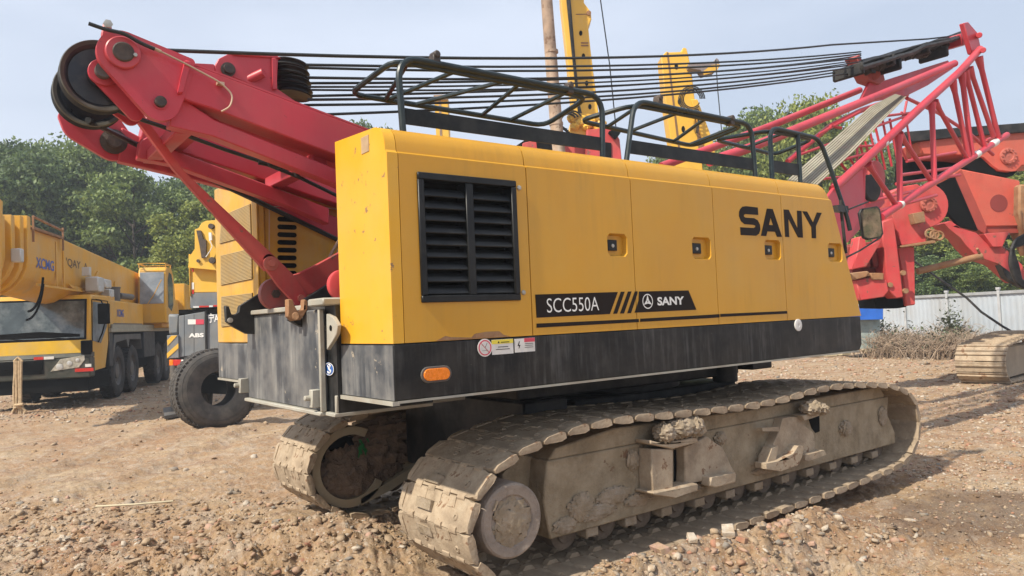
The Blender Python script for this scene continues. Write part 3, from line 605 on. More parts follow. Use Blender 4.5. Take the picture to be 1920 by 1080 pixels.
fc = V((8.40, 0, .315)); sp = MB(); sp.lathe((fc.x, 4.52, fc.z), (0, 1, 0), [(0, 0), (.12, 0), (.14, .03), (.30, .04), (.37, .05), (.37, .11), (.31, .12), (.31, .18), (.37, .19), (.37, .25), (.30, .27), (0, .27)], 40); sp.build('idler_wheel', MUD, crane, parent=nf)
for k in range(10):
    x = 4.0+k*.47; t = MB(); t.cyl((x, 4.5, .74), (x, 4.85, .74), .05, 14); t.build('carrier_roller', MUD, crane, parent=nf) if k in (1, 4, 7) else None
# bracket lugs on the frame
def fy(l, y): return [onY(a, b, y) for a, b in l]
def zz(l): return [(1200+x/4.8, 740+y/4.8) for x, y in l]
b1 = MB(); yb_ = 4.20
b1.prism(fy(zz([(105, 490), (300, 490), (300, 860), (118, 880), (105, 700)]), yb_+.02), (0, fy0-yb_-.02, 0))
b1.prism(fy(zz([(95, 410), (215, 440), (520, 380), (525, 430), (300, 492), (95, 450)]), yb_), (0, fy0-yb_, 0))
b1.prism(fy(zz([(115, 880), (300, 850), (525, 800), (525, 860), (300, 936), (120, 905)]), yb_-.03), (0, fy0-yb_+.03, 0))
b1.prism(fy(zz([(400, 470), (560, 400), (600, 370), (690, 440), (745, 470), (820, 640), (865, 705), (862, 790), (690, 838), (630, 830), (570, 775), (400, 810), (405, 640)]), yb_+.07), (0, fy0-yb_-.07, 0))
b1.prism(fy(zz([(640, 745), (868, 700), (866, 790), (690, 840), (628, 828)]), yb_-.02), (0, .10, 0))
b1.prism(fy(zz([(545, 225), (575, 250), (612, 330), (560, 365), (530, 330)]), yb_+.05), (0, fy0-yb_-.05, 0))
b1.build('jack_bracket', SHOE, crane, parent=nf, bev=.014, seg=2)
b2 = MB()
b2.prism(fy(zz([(1285, 215), (1345, 200), (1450, 200), (1480, 280), (1560, 340), (1578, 440), (1568, 500), (1470, 555), (1430, 630), (1270, 690), (1135, 655), (1135, 560), (1190, 470), (1250, 330)]), yb_+.08), (0, fy0-yb_-.08, 0))
b2.prism(fy(zz([(1135, 620), (1240, 600), (1380, 530), (1425, 460), (1478, 465), (1460, 560), (1425, 632), (1270, 690), (1140, 672)]), yb_-.02), (0, .12, 0))
b2.prism(fy(zz([(1135, 640), (1190, 480), (1245, 460), (1215, 640)]), yb_+.02), (0, .10, 0))
b2.prism(fy(zz([(1490, 545), (1660, 500), (1680, 540), (1520, 600), (1490, 592)]), yb_), (0, fy0-yb_, 0))
b2.prism(fy(zz([(1460, 190), (1640, 150), (1640, 180), (1480, 232)]), yb_+.02), (0, fy0-yb_-.02, 0))
b2.prism(fy(zz([(1100, 300), (1250, 290), (1250, 330), (1105, 330)]), yb_+.06), (0, .06, 0))
b2.build('jack_bracket', SHOE, crane, parent=nf, bev=.014, seg=2)
vd = MB(); vd.prism(fy(zz([(1520, 225), (1615, 190), (1618, 330), (1580, 345), (1545, 300)]), fy0-.004), (0, .003, 0)); vd.prism(fy(zz([(304, 500), (395, 475), (395, 810), (306, 830)]), fy0-.004), (0, .003, 0)); vd.build('bracket_opening', VOID, crane, parent=nf)
# caked mud
mc_ = MB()
def mud(px, py, y, rw, rh, rd, sd, amp=.25): mc_.blob(onY(px, py, y), (rw, rd, rh), amp, 20, sd, 4.2)
for k, (px, py, rw, rh) in enumerate([(1275, 803, .17, .085), (1245, 812, .10, .08), (1300, 800, .10, .09), (1520, 765, .12, .075), (1537, 767, .08, .06)]): mud(px, py, 4.24, rw, rh, .09, k)
for k, (px, py, rw, rh, d) in enumerate([(1187, 863, .055, .07, .04), (1150, 930, .14, .06, .03), (1090, 950, .10, .09, .03), (1120, 960, .16, .05, .03), (1585, 803, .09, .07, .06), (1350, 822, .06, .05, .06), (1290, 916, .16, .03, .1), (1480, 855, .06, .09, .08), (1200, 935, .13, .045, .03), (1440, 880, .2, .03, .02), (1060, 985, .09, .05, .02), (1655, 780, .07, .09, .03)]): mud(px, py, 4.362, rw*1.25, rh*1.1, d*.7, 20+k, .30)
mc_.build('caked_mud', MUD, crane, parent=nf)
# ---- far track
OFF = 2.80
f2 = frame_mesh(fy0+OFF, fy1+OFF).build('track_frame', FRAME, crane, bev=.012)
make_track(YN+OFF, False, f2)
rollers(YN+OFF, f2, fy0+OFF)
cg = MB(); cc = V((3.16, 7.08, .27)); pts = arc(cc, .40, math.radians(60), math.radians(330), 26, (1, 0, 0), (0, 0, 1))
n = len(pts); ins = [cc+(p-cc)*.80 for p in pts]; d = V((0, .16, 0))
cg.add(pts+ins+[p+d for p in pts]+[p+d for p in ins], [(k, k+1, n+k+1, n+k) for k in range(n-1)]+[(k, 2*n+k, 2*n+k+1, k+1) for k in range(n-1)]+[(n+k, n+k+1, 3*n+k+1, 3*n+k) for k in range(n-1)]+[(2*n+k, 3*n+k, 3*n+k+1, 2*n+k+1) for k in range(n-1)])
cg.prism([cc+V((.1, 0, -.40)), cc+V((.45, 0, -.30)), cc+V((.9, 0, -.1)), cc+V((.9, 0, -.03)), cc+V((.4, 0, -.22)), cc+V((.1, 0, -.33))], (0, .1, 0))
cg.build('idler_guard_ring', mat('bare_guard_steel', (.42, .36, .25), .65, var=.2, dust=((.3, .23, .16), .5, 5)), crane, parent=f2)
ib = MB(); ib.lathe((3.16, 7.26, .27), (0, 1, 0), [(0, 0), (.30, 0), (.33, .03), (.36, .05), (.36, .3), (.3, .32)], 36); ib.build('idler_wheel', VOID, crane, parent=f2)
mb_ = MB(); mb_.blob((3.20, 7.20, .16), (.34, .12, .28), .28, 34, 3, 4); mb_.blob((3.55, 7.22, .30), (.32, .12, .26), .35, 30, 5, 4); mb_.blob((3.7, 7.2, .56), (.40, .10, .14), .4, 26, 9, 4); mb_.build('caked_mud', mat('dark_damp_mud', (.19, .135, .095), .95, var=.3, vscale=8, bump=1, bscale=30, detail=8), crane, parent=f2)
gr = MB()
for k in range(16):
    r = random.Random(k); p = onY(678+r.uniform(-9, 9), 836+r.uniform(-14, 10), 7.12); q = p+V((r.uniform(-.03, .03), -.02, -r.uniform(.03, .08))); gr.add([p, p+V((.02, 0, 0)), q+V((.012, 0, 0)), q], [(0, 1, 2, 3)])
tag(gr.build('rag', GRN, None), 'torn green rag caught above the far idler wheel', 'rag')
# ================================================================== gantry (red A-frame)
def c2(px, py, y): p = onY(px, py, y); return (p.x, p.z)
def hullp(cs, y): return [V((x, y, z)) for x, z in hull(cs)]
YG = 5.30
hx, hz = c2(230, 100, YG); lx, lz = c2(300, 192, YG); q1 = c2(357, 117, YG); q2 = c2(337, 182, YG)
g1 = MB(); g1.prism(hullp([(hx, hz, .150), (lx, lz, .122), (*q1, .03), (*q2, .03)], YG), (0, .055, 0))
ns = g1.build('gantry_frame', RED, crane)
def gpart(mb, name, m=None, par=None, bev=.008): return mb.build(name, m or RED, crane, parent=par or ns, bev=bev)
g = MB(); g.lathe((hx, YG, hz), (0, -1, 0), [(.105, 0), (.105, .022), (.098, .028), (.06, .028)], 40); g.lathe((lx, YG, lz), (0, -1, 0), [(.05, 0), (.048, .005), (.03, .006)], 28); gpart(g, 'pin_boss', bev=0)
g = MB(); g.lathe((hx, YG, hz), (0, -1, 0), [(.064, 0), (.064, .036), (.056, .042), (0, .042)], 28); g.lathe((lx, YG, lz), (0, -1, 0), [(.037, 0), (.037, .03), (.03, .036), (0, .036)], 24); gpart(g, 'pivot_pin', GREASE, bev=0)
g = MB(); c = onY(253, 104, YG-.03); g.lathe(c, (0, -1, 0), [(.013, 0), (.013, .02), (0, .02)], 6); gpart(g, 'keeper_bolt', BOLT, bev=0)
g = MB(); g.prism([onY(x, y, YG+.01) for x, y in ((350, 116), (692, 245), (860, 308), (860, 376), (627, 289), (400, 204), (336, 183))], (0, .21, 0)); gpart(g, 'gantry_leg')
g = MB(); g.prism([onY(x, y, YG-.03) for x, y in ((347, 112), (359, 114), (343, 175), (333, 175))], (0, .25, 0)); gpart(g, 'splice_rib')
g = MB(); g.prism([onY(x, y, YG+.012) for x, y in ((352, 113.5), (694, 242.5), (693, 245.5), (351, 117))], (0, .23, 0)); gpart(g, 'leg_flange', bev=0)
g = MB(); g.prism([onY(x, y, 5.62) for x, y in ((350, 190), (400, 196), (660, 285), (760, 330), (760, 400), (640, 350), (400, 242), (350, 225))], (0, .03, 0)); gpart(g, 'inner_web', REDD)
g = MB(); g.prism([onY(x, y, YG+.06) for x, y in ((322, 200), (345, 186), (402, 224), (622, 313), (720, 354), (720, 388), (627, 344), (393, 253), (318, 236))], (0, .12, 0)); gpart(g, 'gantry_strut')
g = MB(); c0 = onY(203, 47, YG); g.prism([onY(x, y, YG+.02) for x, y in ((188, 105), (190, 62), (194, 42), (201, 38), (209, 42), (211, 62), (214, 75))], (0, .03, 0)); gpart(g, 'top_lug')
g = MB(); g.lathe(onY(202, 46, YG+.01), (0, -1, 0), [(.028, 0), (.028, .02), (.012, .024), (0, .024)], 6); gpart(g, 'lug_nut', BOLT, bev=0)
g = MB(); g.tube(fillet([onY(x, y, YG-.06) for x, y in ((166, 44), (200, 56), (232, 62), (262, 80), (290, 92))], .08), [.010]+[.016]*30 if False else .013, 8); gpart(g, 'hose', ROPE, bev=0)
g = MB(); g.tube(fillet([onY(x, y, YG-.04) for x, y in ((288, 91), (300, 96), (345, 118), (414, 155), (437, 178), (432, 200), (415, 209))], .06), .0065, 6); g.tube([onY(x, y, YG-.045) for x, y in ((280, 87), (302, 97))], .012, 8); g.box(onY(408, 152, YG-.03), onY(418, 162, YG+.01)); gpart(g, 'grease_pipe', PIPE, bev=0)
# sheave pair
s1 = onY(184, 151, 5.62); s2_ = V((s1.x, 5.92, s1.z))
for y in (5.50, 5.94):
    g = MB(); g.lathe((s1.x, y, s1.z), (0, 1, 0), [(.05, .0), (.07, .0), (.08, .03), (.185, .035), (.205, .012), (.232, .0), (.236, .012), (.205, .045), (.205, .075), (.236, .108), (.232, .12), (.205, .108), (.185, .085), (.08, .09), (.07, .12), (.05, .12)], 64); sv = gpart(g, 'sheave', SHEAVE, bev=0)
    g = MB(); g.lathe((s1.x, y-.001, s1.z), (0, 1, 0), [(.209, .010), (.2325, -.002), (.2385, .011), (.234, .016)], 64); gpart(g, 'sheave_rim', SHRIM, par=ns, bev=0)
g = MB(); g.cyl((s1.x, YG+.06, s1.z), (s1.x, 6.8, s1.z), .05, 20); g.cyl((hx, YG, hz), (hx, 6.8, hz), .055, 20); g.cyl((lx, YG, lz), (lx, 5.5, lz), .045, 20); gpart(g, 'axle', RIM, bev=0)
g = MB(); g.prism(hullp([(s1.x, s1.z, .085), (hx, hz-.05, .08)], 5.42), (0, .03, 0)); g.prism(hullp([(s1.x, s1.z, .085), (lx-.1, lz, .06)], 5.74), (0, .03, 0)); g.prism(hullp([(s1.x, s1.z, .07), (*c2(252, 215, 5.5), .05)], 5.46), (0, .03, 0)); gpart(g, 'sheave_cheek')
# far frame
fx, fz = c2(213, 266, 6.72)
g = MB(); g.prism(hullp([(s1.x+.05, s1.z-.02, .16), (hx, hz, .14), (fx, fz, .150), (*c2(123, 218, 6.72), .05)], 6.72), (0, .055, 0)); gpart(g, 'gantry_side_plate', RED)
g = MB(); g.lathe((fx, 6.72, fz), (0, -1, 0), [(.10, 0), (.10, .02), (.055, .03), (.055, .06), (0, .06)], 30); gpart(g, 'pivot_pin', GREASE, bev=0)
g = MB(); g.prism([V((p.x, 6.60, p.z)) for p in [onY(x, y, YG) for x, y in ((350, 116), (692, 245), (860, 308), (860, 376), (627, 289), (400, 204), (336, 183))]], (0, .2, 0)); gpart(g, 'gantry_leg')
g = MB(); g.prism([onY(x, y, 6.70) for x, y in ((228, 238), (330, 292), (470, 350), (634, 408), (700, 430), (700, 475), (630, 448), (467, 363), (330, 328), (222, 302))], (0, .1, 0)); gpart(g, 'gantry_strut')
g = MB(); g.prism([V((p.x, 6.45, p.z)) for p in [onY(x, y, YG+.06) for x, y in ((322, 200), (345, 186), (402, 224), (622, 313), (720, 354), (720, 388), (627, 344), (393, 253), (318, 236))]], (0, .12, 0)); gpart(g, 'gantry_strut')
g = MB()
for (px, py, sx, sz) in ((392, 212, .07, .05), (600, 300, .06, .05), (345, 240, .06, .04)): 
    c = onY(px, py, 5.5); g.box((c.x-sx, 5.5, c.z-sz), (c.x+sx, 6.62, c.z+sz))
gpart(g, 'cross_beam')
g = MB(); g.prism([onY(x, y, 6.0) for x, y in ((500, 262), (545, 258), (600, 280), (640, 305), (640, 335), (560, 300))], (0, .3, 0)); gpart(g, 'valve_cover', STEELL)
g = MB(); g.tube(fillet([onY(x, y, 5.75) for x, y in ((420, 218), (470, 233), (540, 265), (590, 288), (640, 312))], .1), .018, 6); g.tube(fillet([onY(x, y, 5.8) for x, y in ((430, 222), (480, 230), (550, 262), (600, 285), (640, 300))], .1), .012, 6)
for (px, py) in ((503, 303), (523, 308), (553, 322)): g.tube([onY(px, py-12, 5.6), onY(px+2, py+8, 5.6)], .010, 6)
g.tube([onY(x, y, 5.62) for x, y in ((485, 305), (520, 312), (548, 318), (560, 330))], .016, 6); gpart(g, 'hydraulic_hose', DARK, bev=0)
# folding links
g = MB(); w0 = [onY(x, y, 5.90) for x, y in ((243, 208), (262, 205), (346, 322), (524, 489), (498, 508), (326, 318))]; g.prism(w0, (0, .05, 0)); g.prism(hullp([(*c2(509, 495, 5.9), .064), (*c2(505, 488, 5.9), .05)], 5.90), (0, .05, 0)); lk = gpart(g, 'folding_link', REDD)
g = MB(); g.prism(hullp([(*c2(509, 495, 5.86), .06), (*c2(535, 525, 5.86), .075), (*c2(563, 561, 5.86), .058)], 5.85), (0, .045, 0)); gpart(g, 'folding_link', REDD)
g = MB(); g.lathe(onY(508, 494, 5.85), (0, -1, 0), [(.058, 0), (.056, .012), (.028, .013), (.026, .035), (0, .035)], 24); g.lathe(onY(564, 559, 5.85), (0, -1, 0), [(.030, 0), (.028, .02), (0, .02)], 12); gpart(g, 'link_pin', mat('dusty_red_pin', (.45, .12, .09), .6), bev=0)
g = MB(); g.lathe(onY(517, 551, 6.1), (0, -1, 0), [(.13, -.05), (.13, 0), (.125, .008), (.034, .010), (.032, .04), (0, .04)], 44); gpart(g, 'link_disc', mat('worn_red_disc', (.34, .075, .07), .5, var=.2, dust=((.22, .12, .1), .6, 6)), bev=0)
g = MB(); g.lathe(onY(517, 551, 6.055), (0, -1, 0), [(.038, 0), (.036, .02), (0, .02)], 6); gpart(g, 'disc_nut', GREASE, bev=0)
g = MB(); g.prism([onY(x, y, 6.22) for x, y in ((512, 524), (560, 512), (597, 494), (660, 460), (660, 545), (600, 545), (560, 560), (530, 578))], (0, .06, 0)); gpart(g, 'lower_link', REDD)
g = MB(); g.lathe(onY(645, 534, 5.22), (0, -1, 0), [(.115, -.05), (.115, 0), (.10, .008), (0, .008)], 36); g.lathe(onY(645, 534, 5.30), (0, -1, 0), [(.115, -.05), (.115, 0), (0, 0)], 36); gpart(g, 'link_disc', REDD, bev=0)
# ropes down from the sheaves
g = MB(); g.tube([onY(x, y, yy) for x, y, yy in ((214, 204, 5.6), (240, 216, 5.6), (300, 236, 5.6), (420, 280, 5.75), (480, 300, 5.75), (560, 332, 5.8), (700, 400, 5.8))], .015, 6); gpart(g, 'luffing_rope', ROPE, bev=0)
g = MB(); g.tube([onY(x, y, yy) for x, y, yy in ((165, 225, 5.9), (190, 238, 6.2), (250, 268, 6.62), (330, 306, 6.62), (480, 376, 6.62), (632, 449, 6.62))], .022, 6); gpart(g, 'luffing_rope', ROPE, bev=0)
# ---- bridle block
YBK = 5.95
g = MB(); g.prism([onY(x, y, YBK) for x, y in ((402, 124), (410, 110), (428, 101), (438, 100), (512, 104), (522, 110), (519, 168), (500, 172), (440, 146), (404, 136))], (0, .03, 0)); g.prism([onY(x, y, YBK+.3) for x, y in ((402, 124), (410, 110), (428, 101), (512, 104), (522, 110), (519, 168), (440, 146))], (0, .03, 0))
g.prism([onY(x, y, YBK-.02) for x, y in ((432, 99), (520, 104), (528, 109), (440, 103))], (0, .38, 0)); g.prism([onY(x, y, YBK+.0) for x, y in ((365, 118), (402, 120), (404, 134), (372, 128))], (0, .2, 0)); g.prism([onY(x, y, YBK) for x, y in ((500, 166), (520, 166), (555, 190), (545, 196), (510, 180))], (0, .3, 0)); g.prism([onY(x, y, YBK-.025) for x, y in ((510, 108), (518, 108), (520, 168), (512, 168))], (0, .36, 0))
bk_ = g.build('bridle_block', RED, crane, bev=.006)
g = MB(); g.lathe(onY(427, 131, YBK), (0, -1, 0), [(.055, -.02), (.055, .02), (.04, .022), (.038, .05), (0, .05)], 26); g.build('block_pin', GREASE, crane, parent=bk_)
g = MB(); c = onY(482, 142, YBK-.02); d = (onY(494, 137, YBK-.12)-onY(462, 152, YBK-.02)).normalized(); g.tube([c-d*.12, c+d*.06], .037, 20); g.build('block_stub_pipe', RED, crane, parent=bk_)
for k, (px, py) in enumerate(((543, 126), (545, 140), (548, 158), (551, 174))):
    c = onY(px, py, YBK+.16); ax = V((.12, 0, 1)); g = MB(); g.lathe(c, ax, [(.03, -.022), (.13, -.022), (.150, -.030), (.156, -.022), (.130, -.004), (.130, .004), (.156, .022), (.150, .030), (.13, .022), (.03, .022)], 40, closed=True); g.cyl(c-ax*.02, c+ax*.02, .04, 12); g.build('block_sheave', DARK, crane, parent=bk_)
# pendant ropes
def sagged(a, b, sag, n=14): return [a.lerp(b, i/n)-V((0, 0, sag*4*(i/n)*(1-i/n))) for i in range(n+1)]
LEFT = [(572, 121.5, 6.0), (572, 127, 6.25), (574, 145.5, 6.0), (575, 156, 6.28), (576, 163, 5.98), (576, 168.5, 6.2), (576, 180, 6.26), (577, 187, 6.0), (570, 197, 6.26), (600, 215, 6.0)]
RIGHT = [(1614, 97, 6.3), (1614, 101, 6.0), (1614, 104, 6.35), (1614, 108, 5.9), (1615, 112, 6.3), (1616, 115, 6.0), (1617, 119, 6.35), (1617, 123, 5.9), (1618, 127, 6.2), (1618, 133, 6.0)]
for k, (a, b) in enumerate(zip(LEFT, RIGHT)):
    g = MB(); g.tube(sagged(onY(*a), onY(*b), .10+.02*(k % 3)), .0125 if k not in (4, 5) else .010, 6); g.build('pendant_rope', ROPE, crane)
g = MB(); g.tube(sagged(onY(300, 94, 5.5), onY(1560, 84, 5.9), .12)+[onY(1740, 73, 5.9), onY(1800, 66, 5.9)], .014, 6); g.build('pendant_rope', ROPE, crane)
# ================================================================== boom
NB, FB = 5.4, 6.8
def zc(l): return [(1280+x/3, y/3) for x, y in l]
def zd(l): return [(1560+x/5.32, 200+y/5.32) for x, y in l]
g = MB(); g.prism([onY(x, y, NB-.03) for x, y in ((1540, 385), (1563, 353), (1618, 316), (1622, 388), (1590, 455), (1560, 470))], (0, .05, 0)); boom = g.build('lattice_boom', RED, crane, bev=.01)
MB().prism([onY(x, y, FB) for x, y in ((1560, 353), (1640, 300), (1660, 380), (1590, 455))], (0, .05, 0)).build('heel_plate', RED, crane, parent=boom, bev=.01)
def chord(l, y, r): 
    m = MB(); m.tube([onY(a, b, y) for a, b in l], r, 12); return m.build('chord', RED, crane, parent=boom)
chord([(1240, 312), (1324, 281), (1440, 238), (1612, 169)], FB, .055)
chord([(1330, 303), (1407, 277), (1500, 239), (1640, 182), (1790, 119)], NB+.1, .058)
chord([(1562, 355), (1640, 283), (1720, 207), (1800, 134), (1838, 92)], NB, .060)
chord([(1652, 407), (1740, 348), (1820, 297), (1888, 253)], NB, .055)
chord([(1477, 303), (1520, 266), (1557, 236), (1612, 208), (1700, 178)], FB, .045)
chord([(1700, 184), (1760, 212), (1820, 252), (1862, 290)], FB, .035)
LAC = [((1835, 107), (1873, 262), .045), ((1818, 127), (1863, 256), .040), ((1810, 133), (1847, 279), .040), ((1803, 137), (1823, 295), .045), ((1786, 152), (1817, 299), .042), ((1753, 190), (1812, 297), .036), ((1747, 193), (1752, 342), .042), ((1687, 251), (1748, 343), .036), ((1685, 254), (1688, 386), .042), ((1627, 308), (1682, 388), .036), ((1618, 318), (1617, 388), .034)]
for a, b, r in LAC:
    m = MB(); p, q = onY(*a, NB+.0), onY(*b, NB+.0); m.tube([p, p.lerp(q, .15), p.lerp(q, .85), q], [r*1.6, r, r, r*1.1], 10); m.build('lacing', RED, crane, parent=boom)
LAC2 = [((1680, 345), (1800, 328), .03), ((1690, 328), (1792, 314), .03), ((1700, 302), (1792, 286), .03), ((1640, 398), (1756, 366), .03), ((1630, 378), (1740, 352), .026), ((1612, 268), (1628, 330), .02), ((1632, 250), (1652, 330), .02), ((1590, 290), (1612, 330), .02), ((1700, 230), (1712, 300), .02), ((1560, 345), (1640, 322), .022), ((1672, 240), (1700, 300), .02), ((1640, 238), (1700, 217), .024), ((1640, 220), (1712, 211), .024), ((1580, 300), (1640, 283), .024), ((1580, 277), (1650, 272), .022), ((1545, 335), (1600, 330), .022), ((1640, 232), (1660, 318), .022), ((1655, 226), (1672, 312), .022), ((1668, 222), (1682, 300), .022), ((1622, 265), (1640, 330), .020), ((1573, 302), (1595, 330), .022), ((1607, 276), (1607, 310), .022), ((1557, 236), (1577, 240), .024), ((1535, 252), (1612, 210), .022), ((1500, 290), (1560, 268), .022), ((1700, 190), (1690, 240), .022), ((1690, 210), (1700, 230), .022), ((1850, 262), (1868, 255), .024), ((1850, 262), (1862, 275), .024)]
for a, b, r in LAC2:
    m = MB(); m.tube([onY(*a, FB-.1), onY(*b, FB-.1)], r, 8); m.build('lacing', RED, crane, parent=boom)
g = MB()
for x, y, dd, ll in ((1657, 268.5, (onY(1720, 207, NB)-onY(1640, 283, NB)), .05), (1831, 290, (onY(1888, 253, NB)-onY(1820, 297, NB)), .09), (1864, 268.5, (onY(1888, 253, NB)-onY(1820, 297, NB)), .12), (1688, 383.5, (onY(1740, 348, NB)-onY(1652, 407, NB)), .04)): p = onY(x, y, NB); d = dd.normalized(); g.tube([p-d*ll, p-d*ll*.6, p+d*ll*.6, p+d*ll], [.056, .0625, .0625, .056], 12)
g.build('weld_patch', WHITE, crane, parent=boom)
g = MB(); c = onY(1641, 330, 6.3); g.lathe(c, (0, -1, 0), [(.25, 0), (.25, .04), (.16, .06), (0, .06)], 30); g.build('heel_disc', REDD, crane, parent=boom)
g = MB(); c = onY(1637, 352, 6.1); g.lathe(c, (.1, 1, 0), [(0, 0), (.20, 0), (.22, .02), (.17, .04), (.22, .06), (.20, .08), (0, .08)], 30); g.build('heel_pulley', DARK, crane, parent=boom)
g = MB(); g.prism([onY(x, y, 6.2) for x, y in ((1612, 192), (1628, 158), (1640, 140), (1655, 152), (1778, 113), (1788, 128), (1740, 160), (1700, 180), (1640, 190), (1604, 204))], (0, .05, 0)); g.build('head_web_plate', RED, crane, parent=boom, bev=.01)
g = MB(); g.prism([onY(x, y, 6.15) for x, y in ((1605, 106), (1612, 102), (1620, 118), (1652, 120), (1660, 150), (1650, 158), (1628, 150))], (0, .2, 0)); g.cyl(onY(1641, 140, 6.1), onY(1641, 140, 6.4), .08, 16); g.build('rope_anchor', mat('dusty_dark_red', (.36, .07, .06), .6, var=.2, dust=((.2, .1, .08), .5, 3)), crane, parent=boom, bev=.01)
g = MB(); g.prism([onY(x, y, 5.5) for x, y in ((1807, 43), (1815, 41), (1833, 62), (1840, 92), (1835, 104), (1823, 100))], (0, .08, 0)); g.prism([onY(x, y, 5.7) for x, y in ((1801, 63), (1818, 58), (1826, 80), (1805, 84))], (0, .4, 0)); g.cyl(onY(1836, 66, 5.4), onY(1836, 66, 6.6), .05, 12); g.cyl(onY(1843, 94, 5.3), onY(1843, 94, 5.7), .05, 12); g.build('boom_head', RED, crane, parent=boom, bev=.01)
g = MB(); r = random.Random(5)
for k in range(16):
    o = r.uniform(-7, 7); yy = 5.75+.045*k; pts = [onY(1616+j*23.5, 124-j*7.2+o*(1-.06*j)+r.uniform(-2.6, 2.6), yy) for j in range(9)]; g.tube(pts, r.uniform(.018, .04), 6)
for k in range(10): g.blob(onY(1630+k*17, 124-k*5.0+r.uniform(-1, 5), 6.0), (.13, .12, .075), .6, 6, k)
g.build('rope_bundle', DARK, crane, parent=boom)
g = MB()
for x, y in ((1620, 126), (1678, 110), (1742, 88), (1690, 118), (1778, 94)): p = onY(x, y, 5.75); g.box(p+V((-.035, 0, -.10)), p+V((.035, .5, .09)))
g.build('rope_clamp', DARK, crane, parent=boom, bev=.02)
# walkway
A_, B_ = [(1678, 176), (1631, 200), (1555, 268), (1478, 336)], [(1700, 181), (1660, 222), (1600, 285), (1534, 346)]
g = MB(); n = 10
def interp(L, t): 
    t *= len(L)-1; i = min(len(L)-2, int(t)); u = t-i; return (L[i][0]*(1-u)+L[i+1][0]*u, L[i][1]*(1-u)+L[i+1][1]*u)
for k in range(11):
    f0, f1 = k/11, (k+.72)/11; top_, bot = [], []
    for j in range(7):
        a, b = interp(A_, j/6), interp(B_, j/6); top_.append(onY(a[0]*(1-f0)+b[0]*f0, a[1]*(1-f0)+b[1]*f0, NB+.35-f0*.35)); bot.append(onY(a[0]*(1-f1)+b[0]*f1, a[1]*(1-f1)+b[1]*f1, NB+.35-f1*.35))
    for j in range(6): g.prism([top_[j], top_[j+1], bot[j+1], bot[j]], (0, .03, -.03))
g.build('walkway_grating', GRATE, crane, parent=boom)
for q in bpy.data.objects:
    if q.name.startswith('splice_rib'): q['label'] = 'sunlit end rib of the beam'
# ================================================================== ground
def vhash(ix, iy, sd):
    n = (ix.astype(np.int64)*374761393+iy.astype(np.int64)*668265263+sd*1274126177) & 0x7fffffff
    n = ((n ^ (n >> 13))*1274126177) & 0x7fffffff
    return ((n ^ (n >> 16)) & 0xffff)/65535.0
def vnoise(x, y, sd=0):
    ix, iy = np.floor(x), np.floor(y); fx_, fy__ = x-ix, y-iy; u = fx_*fx_*(3-2*fx_); v = fy__*fy__*(3-2*fy__)
    a, b, c, d = vhash(ix, iy, sd), vhash(ix+1, iy, sd), vhash(ix, iy+1, sd), vhash(ix+1, iy+1, sd)
    return (a*(1-u)+b*u)*(1-v)+(c*(1-u)+d*u)*v-.5
def fbm(x, y, sd=0, o=4, g=.5):
    t = 0; a = 1
    for k in range(o): t = t+a*vnoise(x*2**k+17*k, y*2**k-9*k, sd+k); a *= g
    return t
def G2(x, y, cx, cy, sx, sy): return np.exp(-((x-cx)/sx)**2-((y-cy)/sy)**2)
def sstep(a, b, x): t = np.clip((x-a)/(b-a), 0, 1); return t*t*(3-2*t)
def hgt(x, y, fine=True):
    x = np.asarray(x, float); y = np.asarray(y, float); r = np.hypot(x, y)
    h = GZ-.03+fbm(x*.25, y*.25, 3, 3)*.12*np.clip(r/8, .3, 1)
    clod = G2(x, y, 1.0, 5.6, 1.3, 1.9)+.8*G2(x, y, -1.0, 5.2, 2.2, 1.2)+G2(x, y, 4.6, 3.2, 2.4, .4)
    clod = np.clip(clod, 0, 1)
    rg = fbm(x*3.1, y*3.1, 11, 4, .6)
    h = h+rg*(.04+.15*clod)*np.clip(1.6-r/40, .25, 1)
    wx, wy = x+.12*vnoise(x*5, y*5, 61), y+.12*vnoise(x*5, y*5, 62)
    h = h+clod*(np.abs(vnoise(wx*6.5, wy*6.5, 51))*.13+np.abs(vnoise(wx*13, wy*13, 52))*.09+np.abs(vnoise(wx*27, wy*27, 53))*.055+np.abs(vnoise(wx*52, wy*52, 54))*.03-.07)*np.clip(1.4-r/20, 0, 1)
    for rc in (5.4, 7.2): q_ = (x*.80-y*.60)+4.4*0+np.sin(y*.3)*.5; h = h-.045*np.exp(-((q_+rc)/.28)**2)+.025*np.exp(-((q_+rc+.42)/.16)**2)
    h = h+.13*G2(x, y, 1.75, 6.0, .75, .85)+.24*G2(x, y, 2.45, 6.15, .45, .75)+.16*G2(x, y, 2.95, 5.75, .5, .42)+.05*G2(x, y, .3, 6.2, 1.5, .6)
    rid = np.exp(-((y-(3.80+.10*np.sin(x*2.1)))/.22)**2)*sstep(3.0, 3.7, x)*(1-sstep(5.9, 6.7, x))
    h = h+.20*rid+rid*fbm(x*7, y*7, 71, 3, .6)*.055
    h = h-.07*sstep(6.2, 7.5, x)*G2(x, y, 8.2, 4.4, 2.6, 1.6)
    h = h+.02*np.sin((y*.9-x*.35)*2.2)*G2(x, y, 9, 2.5, 4, 2.5)
    if fine:
        f = np.clip(1.35-r/16, 0, 1)
        h = h+f*(fbm(x*13, y*13, 21, 3, .6)*.026*(1+1.8*clod)+np.abs(fbm(x*31, y*31, 31, 2, .6))*.018)
    for yc in (YN, YN+OFF):
        m = (1-sstep(.46, .56, np.abs(y-yc)))*sstep(2.75, 2.95, x)*(1-sstep(8.4, 8.8, x))
        h = h*(1-m)+np.minimum(h, -.245-.06*sstep(6.2, 7.5, x))*m
    return h
az0 = math.atan2(FWH.y, FWH.x)
